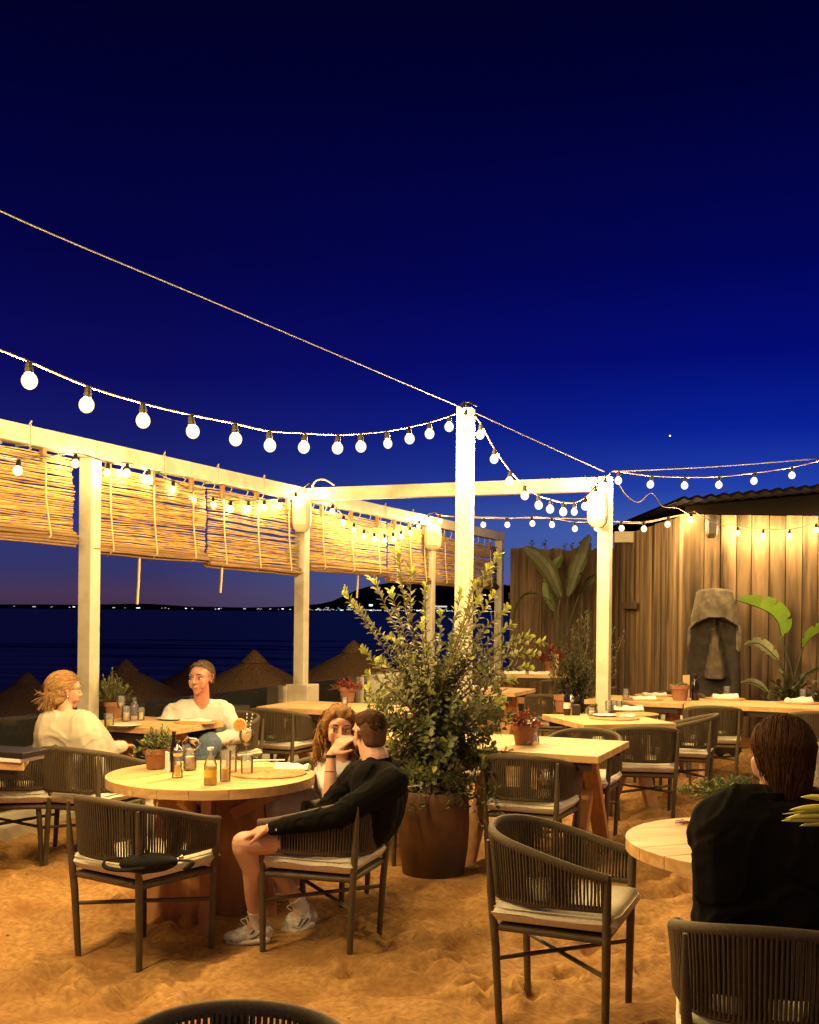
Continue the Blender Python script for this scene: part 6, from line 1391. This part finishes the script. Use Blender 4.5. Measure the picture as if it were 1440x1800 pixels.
# ---------------- dark-haired man from behind at the right
def man_dark():
    t_ = thing('person', (1.08, 3.35, 0), label='dark-haired man in a black jacket seen from behind at the lower right', cat='person')
    Z = 3.42; hc = P(1372, 1330, Z + .03); hs = 1.02; neck = P(1366, 1392, Z); chest = P(1352, 1478, Z - .02); hip = P(1345, 1640, Z - .02); hip.z = .56; lat = Vector((.97, -.20, 0))
    shL = P(1292, 1432, Z + .03); shR = P(1442, 1436, Z - .06); elL = P(1262, 1506, Z + .06); wrL = P(1268, 1508, Z + .34); elR = P(1480, 1520, Z); wrR = P(1400, 1500, Z + .34)
    fr = frame(Vector((-.20, .97, -.12)), Vector((.03, 0, 1)))
    b = Flesh(); torso(b, [(hip, .08, .09), (hip.lerp(chest, .5), .07, .085), (chest, .08, .085), (neck - UP * .08, .06, .05)], lat); b.limb([(neck - UP * .08, .062), (hc - UP * .06, .060)]); head(b, hc, fr, hs)
    b.limb([(shL, .05), (elL, .042), (wrL, .03)]); b.limb([(shR, .05), (elR, .042), (wrR, .03)]); hand(b, wrL, Vector((.5, .8, 0)), UP, -1, .35, 1.0); hand(b, wrR, Vector((-.3, .9, 0)), UP, 1, .35, 1.0)
    for o_ in (-.1, .1): k = hip + Vector((.12, .46, -.02)) + lat * o_; a = k + Vector((.0, -.05, -.44)); b.limb([(hip + lat * o_, .1), (k, .062), (a, .04)]); b.limb([(a, .036), (a + Vector((.04, .16, -.04)), .028)])
    b.build('body', SK_M, t_, .007, 3)
    j = Flesh(); torso(j, [(hip - UP * .04, .115, .120), (hip.lerp(chest, .35), .108, .115), (hip.lerp(chest, .7), .118, .115), (chest + UP * .02, .130, .115), (chest.lerp(neck, .50), .128, .095), (neck - UP * .045, .06, .068)], lat)
    j.hull([(neck - UP * .05, .072), (shL - Vector((0, 0, .0)), .078), (chest - lat * .08, .1)]); j.hull([(neck - UP * .05, .072), (shR, .078), (chest + lat * .08, .1)])
    j.limb([(shL, .086), (shL.lerp(elL, .5), .078), (elL, .070), (wrL, .046)]); j.limb([(shR, .086), (elR, .070), (wrR, .046)]); j.build('jacket', BLACKC, t_, .009, 3, .009, 7.5, 6)
    mb = MB(); mb.lathe([(.072, -.03), (.080, -.02), (.076, .022), (.070, .024), (.068, -.02)], neck - UP * .015, 28); mb.build('collar', BLACKC, t_, True, smooth=60)
    tr = Flesh(); tr.hull([(hip + lat * .12 - UP * .03, .12), (hip - lat * .12 - UP * .03, .12)])
    for o_ in (-.1, .1): k = hip + Vector((.12, .46, -.02)) + lat * o_; tr.limb([(hip + lat * o_, .115), (k, .085), (k + Vector((0, -.05, -.38)), .065)])
    tr.build('trousers', BLACKC, t_, .01, 3)
    for o_ in (-.1, .1): a = hip + Vector((.12, .46, -.02)) + lat * o_ + Vector((.0, -.05, -.44)); f = Flesh(); f.hull([(a + Vector((0, -.04, -.02)), .04), (a + Vector((.04, .17, -.045)), .032)]); f.build('shoe', TRIM, t_, .009, 2)
    h = Flesh(); T_ = lambda x, y, z: hc + fr @ Vector((x, y, z)) * hs; scalp_cap(h, hc, fr, hs * 1.0, low=-.115, grow=.004); h.hull([(T_(-.03, -.060, .03), .048), (T_(.03, -.060, .03), .048), (T_(0, -.055, -.075), .042)]); h.build('hair', H_DARK, t_, .007, 3, .004, 26)
    locks(t_, hc + Vector((.004, -.006, 0)), fr, hs * 1.0, H_DARK, 5200, .122, 44, 'smooth', .0014); locks(t_, hc + Vector((.0, -.006, 0)), fr, hs * 1.012, H_WARM, 1200, .118, 45, 'smooth', .0012, 'lighter_strands', ox=-.3)
    eyes(t_, hc, fr, hs, LIP, H_DARK)
man_dark()

# ---------------- person in ribbed grey knit, mostly beyond the right edge
def person_knit():
    t_ = thing('person', (1.98, 4.55, 0), label='person in a ribbed grey knit sleeve, cut by the right picture edge', cat='person')
    Z = 4.5; hc = Vector((2.02, Z, 1.20)); hs = 1.0; neck = Vector((2.04, Z, 1.07)); chest = Vector((2.05, Z, .88)); hip = Vector((2.08, Z, .56)); lat = Vector((.1, 1, 0)); fr = frame(Vector((-.95, -.2, -.1)))
    shN = P(1450, 1336, 4.40); shF = Vector((2.03, Z + .20, 1.0)); elN = P(1442, 1400, 4.32); wrN = Vector((1.60, 4.30, .79)); wrF = Vector((1.62, 4.60, .79)); elF = Vector((1.9, 4.75, .8))
    b = Flesh(); torso(b, [(hip, .1, .1), (chest, .1, .1), (neck - UP * .06, .1, .055)], lat); b.limb([(neck - UP * .06, .055), (hc - UP * .06, .05)]); head(b, hc, fr, hs, jaw=.9)
    b.limb([(shN, .05), (elN, .04), (wrN, .027)]); b.limb([(shF, .05), (elF, .04), (wrF, .027)]); hand(b, wrN, Vector((-1, 0, -.05)), UP, -1, .35, .9); hand(b, wrF, Vector((-1, 0, -.05)), UP, 1, .35, .9)
    for o_ in (-.1, .1): k = hip + Vector((-.40, o_, -.02)); b.limb([(hip + lat * o_, .09), (k, .058), (k + Vector((0, 0, -.44)), .038)]); b.limb([(k + Vector((0, 0, -.44)), .035), (k + Vector((-.16, 0, -.49)), .026)])
    b.build('body', SK_F, t_, .009, 3)
    s = Flesh(); torso(s, [(hip, .12, .12), (chest, .13, .115), (neck - UP * .05, .06, .06)], lat); s.limb([(shN, .075), (elN, .062), (wrN, .04)]); s.limb([(shF, .075), (elF, .06), (wrF, .04)]); s.build('knit_sweater', KNIT, t_, .009, 3, .008, 10)
    tr = Flesh(); tr.hull([(hip + lat * .1, .115), (hip - lat * .1, .115)])
    for o_ in (-.1, .1): k = hip + Vector((-.40, o_, -.02)); tr.limb([(hip + lat * o_, .11), (k, .08), (k + Vector((0, 0, -.38)), .062)])
    tr.build('trousers', M['denim'], t_, .01, 3)
    h = Flesh(); scalp_cap(h, hc, fr, hs, low=-.09, grow=.014); h.build('hair', H_BROWN, t_, .008, 3, .004, 30); eyes(t_, hc, fr, hs, LIP, H_BROWN)
person_knit()
chair(2.10, 4.50, -95, 'armchair of the person in the grey knit, right of the round table')
